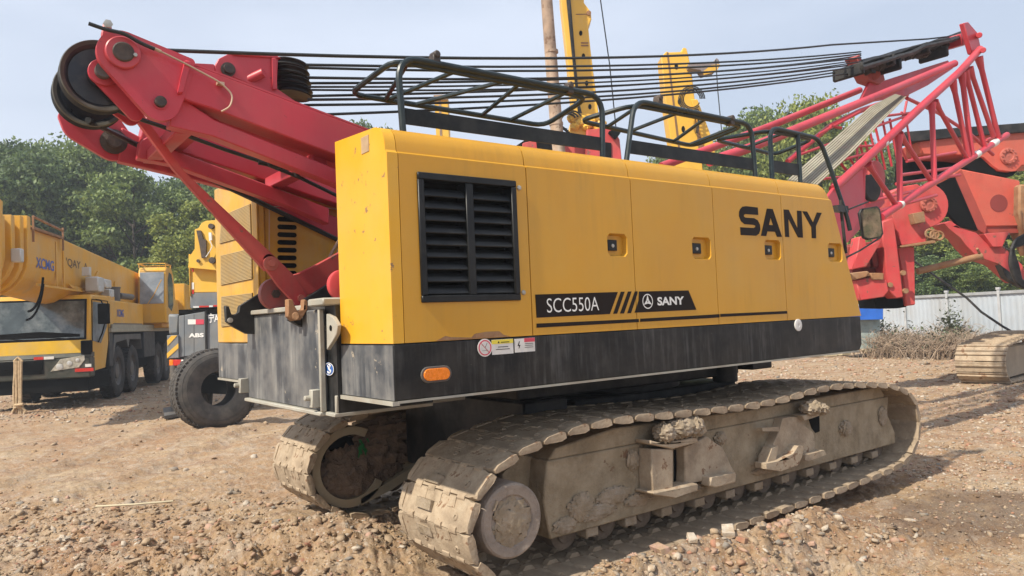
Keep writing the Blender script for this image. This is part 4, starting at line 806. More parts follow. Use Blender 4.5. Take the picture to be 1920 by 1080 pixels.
an = np.concatenate([np.linspace(-PI, -.80, 60, endpoint=False), np.linspace(-.80, .80, 900, endpoint=False), np.linspace(.80, PI, 60, endpoint=False)])
rr = [0.0, .8]; 
while rr[-1] < 900: rr.append(rr[-1]*(1.0045 if 3 < rr[-1] < 10 else 1.007 if rr[-1] < 18 else 1.016 if rr[-1] < 60 else 1.10) + (.02 if rr[-1] < 3 else 0))
rr = np.array(rr[1:]); A, Rr = np.meshgrid(an+az0, rr)
gx, gy = Rr*np.cos(A), Rr*np.sin(A); gz = hgt(gx, gy)
nv, na = gx.shape[0], gx.shape[1]
co = np.stack([gx, gy, gz], -1).reshape(-1, 3); co = np.vstack([co, [[0, 0, float(gz[0].mean())]]])
i = np.arange(nv-1)[:, None]; j = np.arange(na)[None, :]; j2 = (j+1) % na
q = np.stack([i*na+j, (i+1)*na+j, (i+1)*na+j2, i*na+j2], -1).reshape(-1, 4)[:, ::-1]
q = q[:, ::-1]
cap = np.stack([np.full(na, nv*na), np.arange(na), (np.arange(na)+1) % na], -1)
gme = bpy.data.meshes.new('ground'); gme.vertices.add(len(co)); gme.vertices.foreach_set('co', co.ravel().astype(np.float32))
gme.loops.add(q.size+cap.size); gme.loops.foreach_set('vertex_index', np.concatenate([q.ravel(), cap.ravel()]).astype(np.int32))
gme.polygons.add(len(q)+len(cap)); gme.polygons.foreach_set('loop_start', np.concatenate([np.arange(len(q))*4, len(q)*4+np.arange(len(cap))*3]).astype(np.int32))
gme.update(calc_edges=True); gme.polygons.foreach_set('use_smooth', [True]*len(gme.polygons))
ground = bpy.data.objects.new('ground', gme); COL.objects.link(ground); ground['kind'] = 'structure'
def ground_mat():
    m = bpy.data.materials.new('rubble_dirt'); m.use_nodes = True; t = m.node_tree; N = t.nodes; l = t.links.new; p = N['Principled BSDF']; p.inputs['Roughness'].default_value = .95; p.inputs['Specular IOR Level'].default_value = .2
    g = N.new('ShaderNodeTexCoord').outputs['Object']
    def noise(s, d=5, r=.6, dist=0):
        n = N.new('ShaderNodeTexNoise'); n.inputs['Scale'].default_value = s; n.inputs['Detail'].default_value = d; n.inputs['Roughness'].default_value = r; n.inputs['Distortion'].default_value = dist; l(g, n.inputs['Vector']); return n.outputs[0]
    def mr(s, a, b, c=0, d=1):
        r = N.new('ShaderNodeMapRange'); [setattr(r.inputs[k+1], 'default_value', v) for k, v in enumerate((a, b, c, d))]; l(s, r.inputs[0]); return r.outputs[0]
    def mix(f, a, b, bt='MIX'):
        x = N.new('ShaderNodeMix'); x.data_type = 'RGBA'; x.blend_type = bt
        (l(f, x.inputs[0]) if not isinstance(f, float) else setattr(x.inputs[0], 'default_value', f))
        for s, k in ((a, 6), (b, 7)):
            (l(s, x.inputs[k]) if not isinstance(s, tuple) else setattr(x.inputs[k], 'default_value', (*s, 1)))
        return x.outputs[2]
    c = mix(mr(noise(.35, 4), .35, .65), (.36, .235, .120), (.30, .17, .09))
    c = mix(mr(noise(.9, 6, .65, .4), .48, .62), c, (.41, .30, .185))
    c = mix(mr(noise(1.7, 6, .7), .55, .68, 0, .8), c, (.20, .12, .08))
    c = mix(mr(noise(3.3, 7, .72, .6), .50, .60, 0, .6), c, (.44, .36, .28))
    c = mix(mr(noise(4.7, 7, .72, .6), .54, .64, 0, .6), c, (.17, .10, .07))
    c = mix(mr(noise(9, 6, .75), .40, .66, 0, .5), c, (.44, .35, .26))
    c = mix(mr(noise(28, 5, .75), .50, .68, 0, .6), c, (.19, .125, .085))
    for sc, rnd, th in ((26, 1, .26), (60, 1, .28), (11, 1, .20)):
        v = N.new('ShaderNodeTexVoronoi'); v.inputs['Scale'].default_value = sc; l(g, v.inputs['Vector'])
        r = N.new('ShaderNodeValToRGB'); e = r.color_ramp; e.interpolation = 'CONSTANT'; e.elements[0].color = (.46, .38, .30, 1); e.elements[1].position = .3; e.elements[1].color = (.30, .15, .10, 1)
        for pos, cc in ((.45, (.47, .40, .32)), (.62, (.24, .19, .15)), (.78, (.38, .21, .14)), (.92, (.54, .48, .41))): x = e.elements.new(pos); x.color = (*cc, 1)
        sp = N.new('ShaderNodeSeparateColor'); l(v.outputs['Color'], sp.inputs[0]); l(sp.outputs[0], r.inputs[0])
        d = mr(v.outputs['Distance'], th-.04, th+.02, 1, 0); sel = mr(sp.outputs[1], .52, .56, 0, 1)
        mm = N.new('ShaderNodeMath'); mm.operation = 'MULTIPLY'; l(d, mm.inputs[0]); l(sel, mm.inputs[1]); m2 = N.new('ShaderNodeMath'); m2.operation = 'MULTIPLY'; l(mm.outputs[0], m2.inputs[0]); l(mr(noise(1.1, 4), .38, .6, .25, 1), m2.inputs[1])
        c = mix(m2.outputs[0], c, r.outputs[0]); last = m2.outputs[0]
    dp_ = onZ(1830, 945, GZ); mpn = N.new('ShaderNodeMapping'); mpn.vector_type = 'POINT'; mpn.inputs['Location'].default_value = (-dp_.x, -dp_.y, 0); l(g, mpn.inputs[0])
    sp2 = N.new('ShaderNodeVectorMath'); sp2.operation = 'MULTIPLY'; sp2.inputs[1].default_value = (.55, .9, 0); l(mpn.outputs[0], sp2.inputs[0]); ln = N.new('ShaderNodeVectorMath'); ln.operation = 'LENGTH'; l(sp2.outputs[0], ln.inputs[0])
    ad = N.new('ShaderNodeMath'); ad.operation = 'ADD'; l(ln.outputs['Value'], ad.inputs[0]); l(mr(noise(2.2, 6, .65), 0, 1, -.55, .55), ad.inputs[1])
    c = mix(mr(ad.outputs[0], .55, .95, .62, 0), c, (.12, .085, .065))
    l(c, p.inputs['Base Color'])
    b1 = N.new('ShaderNodeBump'); b1.inputs['Distance'].default_value = .03; b1.inputs['Strength'].default_value = .8; l(noise(22, 9, .72), b1.inputs['Height'])
    b2 = N.new('ShaderNodeBump'); b2.inputs['Distance'].default_value = .07; b2.inputs['Strength'].default_value = .55; l(noise(5, 7, .7), b2.inputs['Height']); l(b1.outputs[0], b2.inputs['Normal']); l(b2.outputs[0], p.inputs['Normal'])
    return m
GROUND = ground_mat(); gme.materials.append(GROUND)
# ---- gravel: one mass nobody could count
def rockmesh(seed):
    r = np.random.RandomState(seed); t = (1+5**.5)/2
    v = np.array([(-1, t, 0), (1, t, 0), (-1, -t, 0), (1, -t, 0), (0, -1, t), (0, 1, t), (0, -1, -t), (0, 1, -t), (t, 0, -1), (t, 0, 1), (-t, 0, -1), (-t, 0, 1)], float); v /= np.linalg.norm(v[0])
    f = np.array([(0, 11, 5), (0, 5, 1), (0, 1, 7), (0, 7, 10), (0, 10, 11), (1, 5, 9), (5, 11, 4), (11, 10, 2), (10, 7, 6), (7, 1, 8), (3, 9, 4), (3, 4, 2), (3, 2, 6), (3, 6, 8), (3, 8, 9), (4, 9, 5), (2, 4, 11), (6, 2, 10), (8, 6, 7), (9, 8, 1)])
    q = r.uniform(.42, 1.2, (12, 1)); v = np.sign(v)*np.abs(v)**.8*q*np.array([1.05, r.uniform(.5, .95), r.uniform(.3, .65)]); return v, f
ROCKS = [rockmesh(k) for k in range(14)]
def stonemat(n, c, v=.2): return mat(n, tuple(q*.85 for q in c), .9, var=v, vscale=14, dust=((.36, .25, .15), .85, 9), bump=.5, bscale=50)
SM = [stonemat('stone_tan', (.42, .32, .22)), stonemat('stone_pale', (.56, .49, .40)), stonemat('stone_grey', (.27, .25, .22)), stonemat('stone_brick', (.40, .19, .12)), stonemat('stone_pink', (.50, .32, .24)), stonemat('clod_brown', (.29, .19, .125), .3)]
def scatter(n, seed, sizef, region, weights, name):
    r = np.random.RandomState(seed); VS, FS, MI = [], [], []; o = 0; k = 0
    while k < n:
        px, py = r.uniform(-160, 2080), r.uniform(640, 1200)
        p = onZ(px, py, GZ)
        if p.x*FWH.x+p.y*FWH.y < 1.2: continue
        w_ = region(px, py, p)
        if r.rand() > w_: continue
        k += 1
        dist = max(2.5, V((p.x, p.y, 0)).length); s = sizef(r, dist)
        if any(abs(p.y-yc) < .5+s and 2.6 < p.x < 8.9 for yc in (YN, YN+OFF)): continue
        v, f = ROCKS[r.randint(14)]; e = Euler((r.uniform(-.5, .5), r.uniform(-.5, .5), r.uniform(0, 6.28))); Mx = np.array(e.to_matrix())
        z = float(hgt(p.x, p.y)); VS.append((v @ Mx.T)*s+np.array([p.x, p.y, z+s*r.uniform(-.15, .3)])); FS.append(f+o); MI += [r.choice(6, p=weights)]*20; o += 12
    m = bpy.data.meshes.new(name); V_ = np.vstack(VS); F_ = np.vstack(FS)
    m.vertices.add(len(V_)); m.vertices.foreach_set('co', V_.ravel().astype(np.float32)); m.loops.add(F_.size); m.loops.foreach_set('vertex_index', F_.ravel().astype(np.int32)); m.polygons.add(len(F_)); m.polygons.foreach_set('loop_start', (np.arange(len(F_))*3).astype(np.int32)); m.update(calc_edges=True)
    for x in SM[:5]+[GROUND]: m.materials.append(x)
    m.polygons.foreach_set('material_index', MI); ob = bpy.data.objects.new(name, m); COL.objects.link(ob); return ob
def reg1(px, py, p):
    w_ = .25
    if py > 930 and px < 860: w_ = .8
    if 3 < p.x < 6.8 and 3.0 < p.y < 4.25: w_ = 1.0
    if px > 1300 and py > 660: w_ = .6
    if px < 860 and 790 < py < 930: w_ = .08
    return w_
g1 = scatter(30000, 3, lambda r, d: (.0045+.0125*r.rand()**3)*(d/5)**.85*1.0, reg1, [.26, .08, .08, .06, .06, .46], 'gravel'); tag(g1, 'tan and grey gravel strewn over the dirt yard', 'gravel', kind='stuff')
def reg3(px, py, p): return 1.0 if (py > 945 and px < 880) or G2(p.x, p.y, 2.4, 6.1, .6, .8) > .3 else .02
g3 = scatter(3600, 17, lambda r, d: (.008+.040*r.rand()**3.2)*(d/5)**.5, reg3, [.10, .02, .02, .02, .02, .82], 'dirt_clods'); tag(g3, 'crumbled brown dirt clods churned up by the tracks', 'dirt clods', kind='stuff')
g4 = scatter(9000, 23, lambda r, d: (.006+.012*r.rand()**2)*(d/5)**.95, lambda px, py, p: 1.0 if (px > 1330 and py < 900) or (px < 480 and py < 790) else .0, [.20, .34, .12, .12, .22, 0], 'stone_chips'); tag(g4, 'pale and reddish stone chips over the back of the yard', 'stone chips', kind='stuff')
def reg2(px, py, p):
    if 3.2 < p.x < 6.6 and 3.1 < p.y < 4.2: return 1.0
    if py > 940 and px < 860: return .35
    if px > 1500 and py < 780: return .5
    return .06
g2 = scatter(3800, 9, lambda r, d: (.013+.036*r.rand()**2.2)*(d/5)**.6, reg2, [.30, .13, .14, .12, .13, .18], 'rubble'); tag(g2, 'broken brick and concrete rubble scattered over the yard', 'rubble', kind='stuff')
g = MB(); g.tube([onZ(180, 953, GZ+.03)+V((0, 0, .02)), onZ(250, 951, GZ+.03)+V((0, 0, .03)), onZ(325, 943, GZ+.03)+V((0, 0, .02))], .012, 6); tag(g.build('stick', CLOTH, None), 'thin pale straight stick lying at the edge of the churned dirt at left', 'stick')
# ---- single stones one can point at
def rock(px, py, sz, m, name, label, cat, group=None, seed=0, flat=1.0, boxy=False):
    p = onZ(px, py, GZ+.02); z = float(hgt(p.x, p.y)); mb = MB(); r = random.Random(seed)
    if boxy:
        a = r.uniform(0, 3); d1 = V((math.cos(a), math.sin(a), r.uniform(-.2, .3))).normalized(); d2 = d1.cross(V((r.uniform(-.2, .2), r.uniform(-.2, .2), 1))).normalized(); d3 = d1.cross(d2)
        mb.obox((p.x, p.y, z+sz*.3), d1, d2, d3, sz, sz*.62, sz*.38); mb.v = [q+V((r.uniform(-1, 1), r.uniform(-1, 1), r.uniform(-1, 1)))*sz*.13 for q in mb.v]; o = mb.build(name, m, None, bev=sz*.08, seg=2)
    else:
        mb.blob((p.x, p.y, z+sz*.25*flat), (sz, sz*.75, sz*.6*flat), .55, 7, seed, 2.0); o = mb.build(name, m, None, smooth=18)
    tag(o, label, cat, group); return o
rock(437, 922, .085, SM[2], 'rock', 'grey rock lying on dirt just left of the far track', 'rock', seed=4, flat=.8)
rock(405, 1026, .055, SM[3], 'broken_brick', 'orange brick lump in the dirt at the bottom left', 'brick', seed=5, boxy=True)
rock(118, 1008, .06, SM[1], 'rock', 'pale stone at far left front beside the dug clods', 'rock', seed=6)
rock(1412, 1000, .075, SM[4], 'broken_brick', 'pinkish brick piece on the rubble ridge by the near track', 'brick', seed=7, boxy=True)
rock(1368, 1040, .07, SM[1], 'rock', 'pale block at the foot of the rubble ridge', 'rock', seed=8, boxy=True)
rock(1240, 1068, .07, SM[4], 'broken_brick', 'pink brick chunk at the lower middle edge below the track', 'brick', seed=9, boxy=True)
rock(1475, 1010, .06, SM[4], 'broken_brick', 'rounded pink brick at the right end of the rubble ridge', 'brick', seed=10)
rock(1370, 975, .08, SM[2], 'rock', 'grey concrete lump on top of the rubble ridge', 'rock', seed=11)
rock(1705, 952, .07, SM[1], 'rock', 'flat cream scrap lying alone on the reddish dirt', 'rock', seed=12, flat=.35)
for k, (px, py, s, mi) in enumerate([(1262, 1010, .05, 1), (1290, 1035, .055, 2), (1320, 1000, .05, 3), (1345, 1015, .05, 1), (1392, 1045, .045, 3), (1430, 1030, .05, 2), (1300, 1060, .05, 1), (1340, 985, .045, 0), (1450, 990, .05, 1), (1215, 1050, .05, 2), (1400, 975, .05, 0), (1500, 1000, .04, 1), (1520, 1020, .035, 4), (1190, 1075, .05, 4), (1275, 985, .05, 1)]):
    rock(px, py, s, SM[mi], 'rubble_piece', 'fist sized broken rubble piece on the ridge beside the near track', 'rubble piece', 'fist sized rubble pieces on the ridge by the near track', seed=30+k, boxy=k % 2 == 0)
for k, (px, py, s, mi) in enumerate([(60, 1030, .045, 0), (160, 1015, .05, 1), (255, 985, .045, 4), (330, 1000, .04, 1), (480, 1010, .045, 2), (350, 1045, .05, 1), (250, 1048, .055, 0), (150, 1052, .05, 1), (560, 1040, .05, 4), (520, 980, .05, 2), (575, 950, .045, 2), (620, 1030, .045, 1), (440, 1068, .05, 1)]):
    rock(px, py, s, SM[mi], 'stone', 'rough stone half sunk in the churned dirt at left front', 'stone', 'stones in the churned dirt at left front', seed=60+k, boxy=k % 3 == 0)
# ================================================================== helper for upright flat outlines at a distance
def up_prism(mb, pts, dep, th): return mb.prism([onD(x, y, dep) for x, y in pts], FWH*th)
def circ(x, y, r, n=20, ry=None): return [(x+r*math.cos(2*PI*k/n), y+(ry or r)*math.sin(2*PI*k/n)) for k in range(n)]
# ================================================================== loose tyre
tp = onZ(404, 803, GZ); ty = thing('tyre', 'large dusty truck tyre without rim standing on the dirt by the crane', 'tyre', (tp.x, tp.y, GZ))
ax = (RT*.64-FWH*.77+V((0, 0, .05))).normalized(); R0 = .80; tc_ = V((tp.x, tp.y, GZ+R0-.02)); g = MB()
g.lathe(tc_-ax*.27, ax, [(.33, .04), (.34, 0), (.44, -.02), (.58, -.045), (.68, -.02), (.75, .03), (.785, .08), (.794, .12), (.794, .42), (.785, .46), (.745, .51), (.68, .56), (.58, .585), (.44, .56), (.34, .54), (.33, .50), (.42, .47), (.52, .43), (.62, .38), (.64, .27), (.62, .16), (.52, .11), (.42, .07)], 72, closed=True); tb = g.build('casing', RUB, ty)
g = MB(); g.lathe(tc_-ax*.18, ax, [(0, 0), (.60, .0), (.60, .02), (.43, .02), (.40, .04)], 40); g.build('inner_shadow_liner', RUBD, ty) if False else None
g = MB(); u_ = ax.cross(V((0, 0, 1))).normalized(); v_ = ax.cross(u_)
for k in range(56):
    a = 2*PI*k/56; d = u_*math.cos(a)+v_*math.sin(a); t = ax.cross(d)
    for w0_, sk in ((-.16, .35), (.0, -.35), (.16, .35)): g.obox(tc_+d*(R0-.014)+ax*w0_+t*(.02 if w0_ == 0 else 0), ax+t*sk, t-ax*sk, d, .066, .030, .014)
g.build('tread', RUB, ty)
g = MB()
for rr_, hh_ in (.50, .303), (.62, .312), (.70, .285): g.lathe(tc_, ax, [(rr_-.008, hh_-.016), (rr_, hh_), (rr_+.008, hh_-.016)], 60)
g.build('sidewall_rib', RUB, ty)
# ================================================================== generic wheel
def wheel(root, c, axd, R, W, name='wheel', rim=RIM):
    c = V(c); axd = V(axd).normalized(); g = MB()
    g.lathe(c-axd*W/2, axd, [(R*.55, .02), (R*.62, 0), (R*.88, -.01), (R*.96, .03), (R*.985, .06), (R*.985, W-.06), (R*.96, W-.03), (R*.88, W+.01), (R*.62, W), (R*.55, W-.02)], 40)
    u = axd.cross(V((0, 0, 1))).normalized(); v = axd.cross(u)
    for k in range(34):
        a = 2*PI*k/34; d = u*math.cos(a)+v*math.sin(a); t = axd.cross(d)
        for o_ in (-W*.33, 0, W*.33): g.obox(c+d*(R-.012)+axd*o_+t*(.03 if o_ == 0 else 0), axd, t, d, W*.13, .036, .018)
    w_ = g.build(name, RUBD, root)
    g = MB(); g.lathe(c-axd*W/2, axd, [(R*.58, .02), (R*.54, .05), (R*.50, .10), (R*.30, .12), (R*.28, .04), (R*.14, .02), (0, .02)], 30); g.lathe(c-axd*W/2, axd, [(R*.58, W-.02), (R*.5, W-.10), (0, W-.10)], 30)
    for k in range(10): a = 2*PI*k/10; q = c-axd*(W/2-.10)+(u*math.cos(a)+v*math.sin(a))*R*.40; g.cyl(q, q-axd*.03, .022, 6)
    g.build('rim', rim, root, parent=w_); return w_
# ================================================================== truck crane at left
D0 = 20.5; O = onD(170, 700, D0); O = V((O.x, O.y, GZ)); bk = (RT*-.247+FWH*.969).normalized(); sl = (RT*-.969-FWH*.247).normalized()
def T(u, v, z): return O+sl*u+bk*v+V((0, 0, z))
def tb_(mb, u0, u1, v0, v1, z0, z1): return mb.obox(T((u0+u1)/2, (v0+v1)/2, (z0+z1)/2), sl, bk, (0, 0, 1), abs(u1-u0)/2, abs(v1-v0)/2, abs(z1-z0)/2)
tk = thing('truck_crane', 'yellow truck crane with dusty windscreen and big rounded boom over its cab', 'truck crane', O)
W_ = 2.9
g = MB(); prof = [(0, .95), (.0, 1.55), (.04, 1.86), (.16, 2.95), (.30, 3.08), (1.85, 3.10), (1.95, 2.95), (1.95, 1.75), (1.55, 1.0)]
g.prism([T(0, v, z) for v, z in prof], sl*W_); cab = g.build('cab', YELT, tk, bev=.05, seg=3)
g = MB(); n_ = (T(0, .16, 2.95)-T(0, .04, 1.86)).normalized()
def ws(u0, u1, z0, z1, off, th):
    f = lambda z: .04+(z-1.86)*.11
    return [T(u0, f(z0)-off, z0), T(u1, f(z0)-off, z0), T(u1, f(z1)-off, z1), T(u0, f(z1)-off, z1)]
g.prism(ws(.10, W_-.1, 1.84, 2.96, .022, 0), bk*.02); g.build('windscreen_seal', VOID, tk, parent=cab, bev=.008)
g = MB(); g.prism(ws(.15, W_-.15, 1.90, 2.91, .030, 0), bk*.008); g.build('windscreen', GLASS, tk, parent=cab)
g = MB(); g.prism([T(.25, .01, 1.93), T(2.6, .01, 1.93), T(2.6, -.0, 2.05), T(1.2, -.0, 2.10), T(.25, .0, 2.0)], bk*.006)
for a, b in (((.5, 1.88), (1.35, 1.97)), ((1.5, 1.88), (2.4, 1.99))): g.beam(T(a[0], -.02, a[1]), T(b[0], -.015, b[1]), .02, .02, bk)
g.build('wiper', VOID, tk, parent=cab)
g = MB(); g.prism([T(-.012, .22, 1.80), T(-.012, .30, 2.88), T(-.012, 1.55, 2.88), T(-.012, 1.65, 2.2), T(-.012, 1.0, 1.72)], sl*.008); g.build('side_window', GLASSC, tk, parent=cab)
g = MB()
for P in ([(.14, 1.0), (.2, 2.92)], [(.2, 2.94), (1.75, 2.94)], [(1.78, 2.94), (1.80, 1.7)], [(1.80, 1.7), (1.45, 1.02)]): g.beam(T(-.006, *P[0]), T(-.006, *P[1]), .02, .02, sl)
g.build('door_seam', VOID, tk, parent=cab)
g = MB(); tb_(g, -.02, W_+.02, -.10, .35, .82, 1.36); g.prism([T(-.02, -.10, 1.36), T(-.02, -.02, 1.50), T(-.02, .35, 1.50), T(-.02, .35, 1.36)], sl*(W_+.04)); bp = g.build('bumper', mat('dark_olive_bumper', (.028, .034, .026), .5, var=.2, dust=((.14, .12, .09), .4, 2)), tk, bev=.03, seg=2)
g = MB(); g.prism([T(0, -.015, 1.52), T(0, -.015, 1.84), T(W_, -.015, 1.84), T(W_, -.015, 1.40), T(1.6, -.015, 1.34), T(.7, -.015, 1.42)], bk*.01); g.build('front_panel', mat('bright_yellow_panel', (.76, .47, .03), .45, var=.08, dust=((.55, .42, .2), .5, 2)), tk, parent=cab)
g = MB()
for k in range(5): tb_(g, 1.15, 2.1, -.13, -.101, 1.0+k*.065, 1.03+k*.065)
tb_(g, 1.1, 2.15, -.115, -.1005, .97, 1.34); g.build('front_grille', VOID, tk, parent=bp)
for (u0, u1) in ((.10, .95),):
    g = MB(); g.prism([T(u1, -.115, 1.02), T(u0+.15, -.115, 1.10), T(u0, -.115, 1.30), T(u0+.02, -.115, 1.42), T(u1-.25, -.115, 1.34)], bk*.05); hl = g.build('headlight', LENS, tk, bev=.01)
    g = MB()
    for (u, z, r) in ((.72, 1.14, .085), (.48, 1.22, .07), (.28, 1.30, .05)): g.lathe(T(u, -.118, z), -bk, [(r, 0), (r*.9, .012), (r*.4, .016), (0, .02)], 20)
    g.build('lamp_bulb', SILV, tk, parent=hl)
g = MB(); tb_(g, 1.1, 1.33, -.125, -.116, 1.355, 1.43); g.build('reflector', REDL, tk, parent=bp); g = MB(); tb_(g, .85, 1.09, -.125, -.116, 1.355, 1.43); tb_(g, 2.6, 2.8, -.125, -.116, 1.355, 1.43); g.build('reflector', WHITE, tk, parent=bp)
g = MB(); tb_(g, -.10, .35, -.118, -.10, .98, 1.07); g.build('indicator', REDL, tk, parent=bp); g = MB(); tb_(g, -.05, .1, -.12, -.11, 1.10, 1.18); g.build('reflector', WHITE, tk, parent=bp)
g = MB(); tb_(g, -.42, -.12, .28, .38, 2.25, 2.82); mr_ = g.build('wing_mirror', VOID, tk, bev=.03, seg=2); g = MB(); g.tube([T(0, .6, 2.95), T(-.18, .4, 2.92), T(-.25, .33, 2.8)], .02, 6); g.tube([T(-.02, .7, 1.75), T(-.15, .6, 2.0), T(-.28, .35, 2.25)], .02, 6); g.build('mirror_bracket', VOID, tk, parent=mr_)
g = MB(); tb_(g, -.02, .22, -.06, .12, 1.42, 1.82); g.build('corner_step_box', VOID, tk, bev=.02)
ch_ = MB(); tb_(ch_, .35, W_-.35, .5, 14, .75, 1.55); tb_(ch_, .05, W_-.05, .0, 2.0, .45, .95); ch_.build('chassis', VOID, tk, bev=.02)
dk = MB(); tb_(dk, -.05, W_+.05, 1.99, 14, 2.02, 2.14); dk.build('deck', GRATE, tk, bev=.01)
dp = MB(); tb_(dp, .0, W_, 6.4, 8.2, 1.1, 2.015); tb_(dp, .02, W_, 11.2, 13.6, 1.1, 2.015); tb_(dp, .02, .5, 1.98, 2.4, 1.0, 2.015); dp.build('tool_locker', mat('locker_dark', (.03, .032, .035), .6, var=.3), tk, bev=.02)
g = MB(); tb_(g, .05, .9, 2.1, 6.6, 2.142, 3.0); bx = g.build('engine_cover', YELT, tk, bev=.03)
g = MB(); tb_(g, .04, .9, 2.6, 6.4, 2.16, 2.30); g.build('grey_sill', mat('grey_sill_paint', (.12, .10, .10), .6), tk, parent=bx)
g = MB(); tb_(g, -.02, .02, 2.2, 8.0, 2.142, 2.26); g.build('deck_kick_plate', GRATE, tk)
lg_ = MB(); text(lg_, 'XCMG', T(.045-.005, 3.0, 2.50), bk*.85, (0, 0, .24), .02); lg_.build('maker_lettering', LBLU, tk, smooth=0)
for v in (3.3, 5.2, 9.3, 10.9): wheel(tk, T(.30, v, .80), sl, .80, .42)
for v in (3.3, 5.2): wheel(tk, T(W_-.32, v, .80), sl, .80, .42)
g = MB()
for v in (4.25,): g.prism([T(.02, v-1.85, 1.2), T(.02, v-1.7, 1.95), T(.02, v+1.75, 1.95), T(.02, v+1.9, 1.4), T(.02, v+1.75, 1.75), T(.02, v+.2, 1.78), T(.02, v, 1.5), T(.02, v-.2, 1.78), T(.02, v-1.5, 1.7)], sl*.5)
g.build('mudguard', mat('mudguard_grey', (.07, .075, .08), .6, var=.2, dust=((.16, .14, .12), .5, 2)), tk, bev=.01)
# boom of the truck crane
def usec(u0, u1, zb, zt, v, n=10):
    r = (u1-u0)/2; c = (u0+u1)/2; P = [T(u0, v, zt), T(u0, v, zb+r*1.15)]+[T(c-r*math.cos(PI*k/n), v, zb+r*1.15-r*1.15*math.sin(PI*k/n)) for k in range(1, n)]+[T(u1, v, zb+r*1.15), T(u1, v, zt)]; return P
def ubeam(mb, u0, u1, v0, v1, zb0, zt0, zb1, zt1):
    a, b = usec(u0, u1, zb0, zt0, v0), usec(u0, u1, zb1, zt1, v1); n = len(a); mb.add(a+b, [(k, n+k, n+(k+1) % n, (k+1) % n) for k in range(n)]+[tuple(range(n)), tuple(n+k for k in reversed(range(n)))])
g = MB(); ubeam(g, .45, 1.75, -3.2, 8.2, 3.02, 4.62, 2.42, 4.20); tbm = g.build('telescopic_boom', YELT, tk, bev=.02)
for k, (v, e) in enumerate(((-3.25, .10), (-3.55, .06), (-3.95, .02), (-4.35, -.03), (-4.75, -.08), (-.6, .03), (-1.15, .02))):
    g = MB(); ubeam(g, .45-e, 1.75+e, v-.10, v+.10, 3.02-e, 4.66+e, 3.02-e, 4.66+e) if k < 5 else tb_(g, .45-e, .449, v-.03, v+.03, 3.2, 4.40); g.build('boom_collar', YELT, tk, parent=tbm, bev=.015)
g = MB(); ubeam(g, .56, 1.64, -5.6, -3.2, 3.10, 4.60, 3.10, 4.60); g.prism([T(.42, -5.4, 2.0), T(.42, -4.9, 1.9), T(.42, -4.6, 3.4), T(.42, -4.5, 4.9), T(.42, -4.9, 5.0), T(.42, -5.5, 4.4)], sl*.06); g.build('boom_head', YELT, tk, parent=tbm, bev=.02)
g = MB(); tb_(g, .36, .60, -2.9, -.8, 4.50, 4.56); [tb_(g, .36, .40, v-.02, v+.02, 4.2, 4.80) for v in (-2.9, -.8)]; g.tube([T(.38, -2.9, 4.80), T(.38, -.8, 4.72)], .03, 6); g.build('boom_top_rack', RUST, tk, parent=tbm)
g = MB(); g.prism([T(.43, -.2, 3.35), T(.43, .1, 3.25), T(.43, 7.9, 2.98), T(.43, 7.9, 3.05)], sl*.02); g.prism([T(.40, 4.3, 3.2), T(.40, 5.2, 3.6), T(.40, 5.3, 3.7), T(.40, 4.4, 3.7)], sl*.05); g.prism([T(.40, 2.0, 3.6), T(.40, 2.3, 3.6), T(.40, 2.6, 3.9), T(.40, 2.5, 3.9)], sl*.05); tb_(g, .42, .449, -2.6, 7.5, 3.18, 3.24); g.build('boom_side_bracket', YELT, tk, parent=tbm, bev=.008)
lg_ = MB(); text(lg_, 'XCMG', T(.443, -2.55, 3.62), bk*1.25, (0, 0, .26), .02); lg_.build('maker_lettering', LBLU, tk, parent=tbm, smooth=0)
lg_ = MB(); text(lg_, "'QAY  A", T(.443, -.35, 3.80), bk*1.9, (0, 0, .26), .01); lg_.build('model_lettering', mat('worn_brown_lettering', (.12, .07, .03), .6), tk, parent=tbm, smooth=0)
g = MB(); c = T(.30, -2.9, 3.45); g.tube(arc(T(.36, -3.4, 3.6), 1.05, -.2, -1.5, 12, bk, (0, 0, 1)), .03, 6); g.tube(arc(T(.34, -3.6, 3.6), 1.25, -.3, -1.5, 12, bk, (0, 0, 1)), .025, 6); g.build('boom_hose', VOID, tk, parent=tbm)
g = MB(); tb_(g, .22, .42, -4.15, -3.95, 3.62, 3.92); g.build('junction_box', SILV, tk, parent=tbm, bev=.02)
for (u0, u1, v0, v1, z0, z1) in ((.0, .35, .9, 1.5, 3.20, 3.62), (.0, .35, 1.6, 2.3, 3.35, 3.6), (.1, .3, .45, .62, 3.62, 3.86), (.1, .35, 2.5, 3.0, 3.1, 3.35)):
    g = MB(); tb_(g, u0, u1, v0, v1, z0, z1); tb_(g, u0-.01, u1-.1, v0+.1, (v0+v1)/2, z0-.02, z0+.15); g.build('hydraulic_unit', SILV, tk, bev=.03, seg=2)
g = MB(); g.cyl(T(.35, 3.6, 3.0), T(.35, 3.6, 3.42), .27, 24); g.cyl(T(.35, 3.6, 3.42), T(.35, 3.6, 3.46), .29, 24); g.cyl(T(.2, 4.0, 3.2), T(.1, 5.2, 3.2), .10, 14); g.build('air_filter', RIM, tk, bev=.01)
g = MB(); tb_(g, .1, 1.6, .9, 3.0, 3.0, 3.12); [g.blob(T(.5+.15*k, 1.2+.3*k, 3.12), (.14, .14, .07), .4, 6, k) for k in range(6)]; g.build('cab_roof_clutter', YELT, tk)
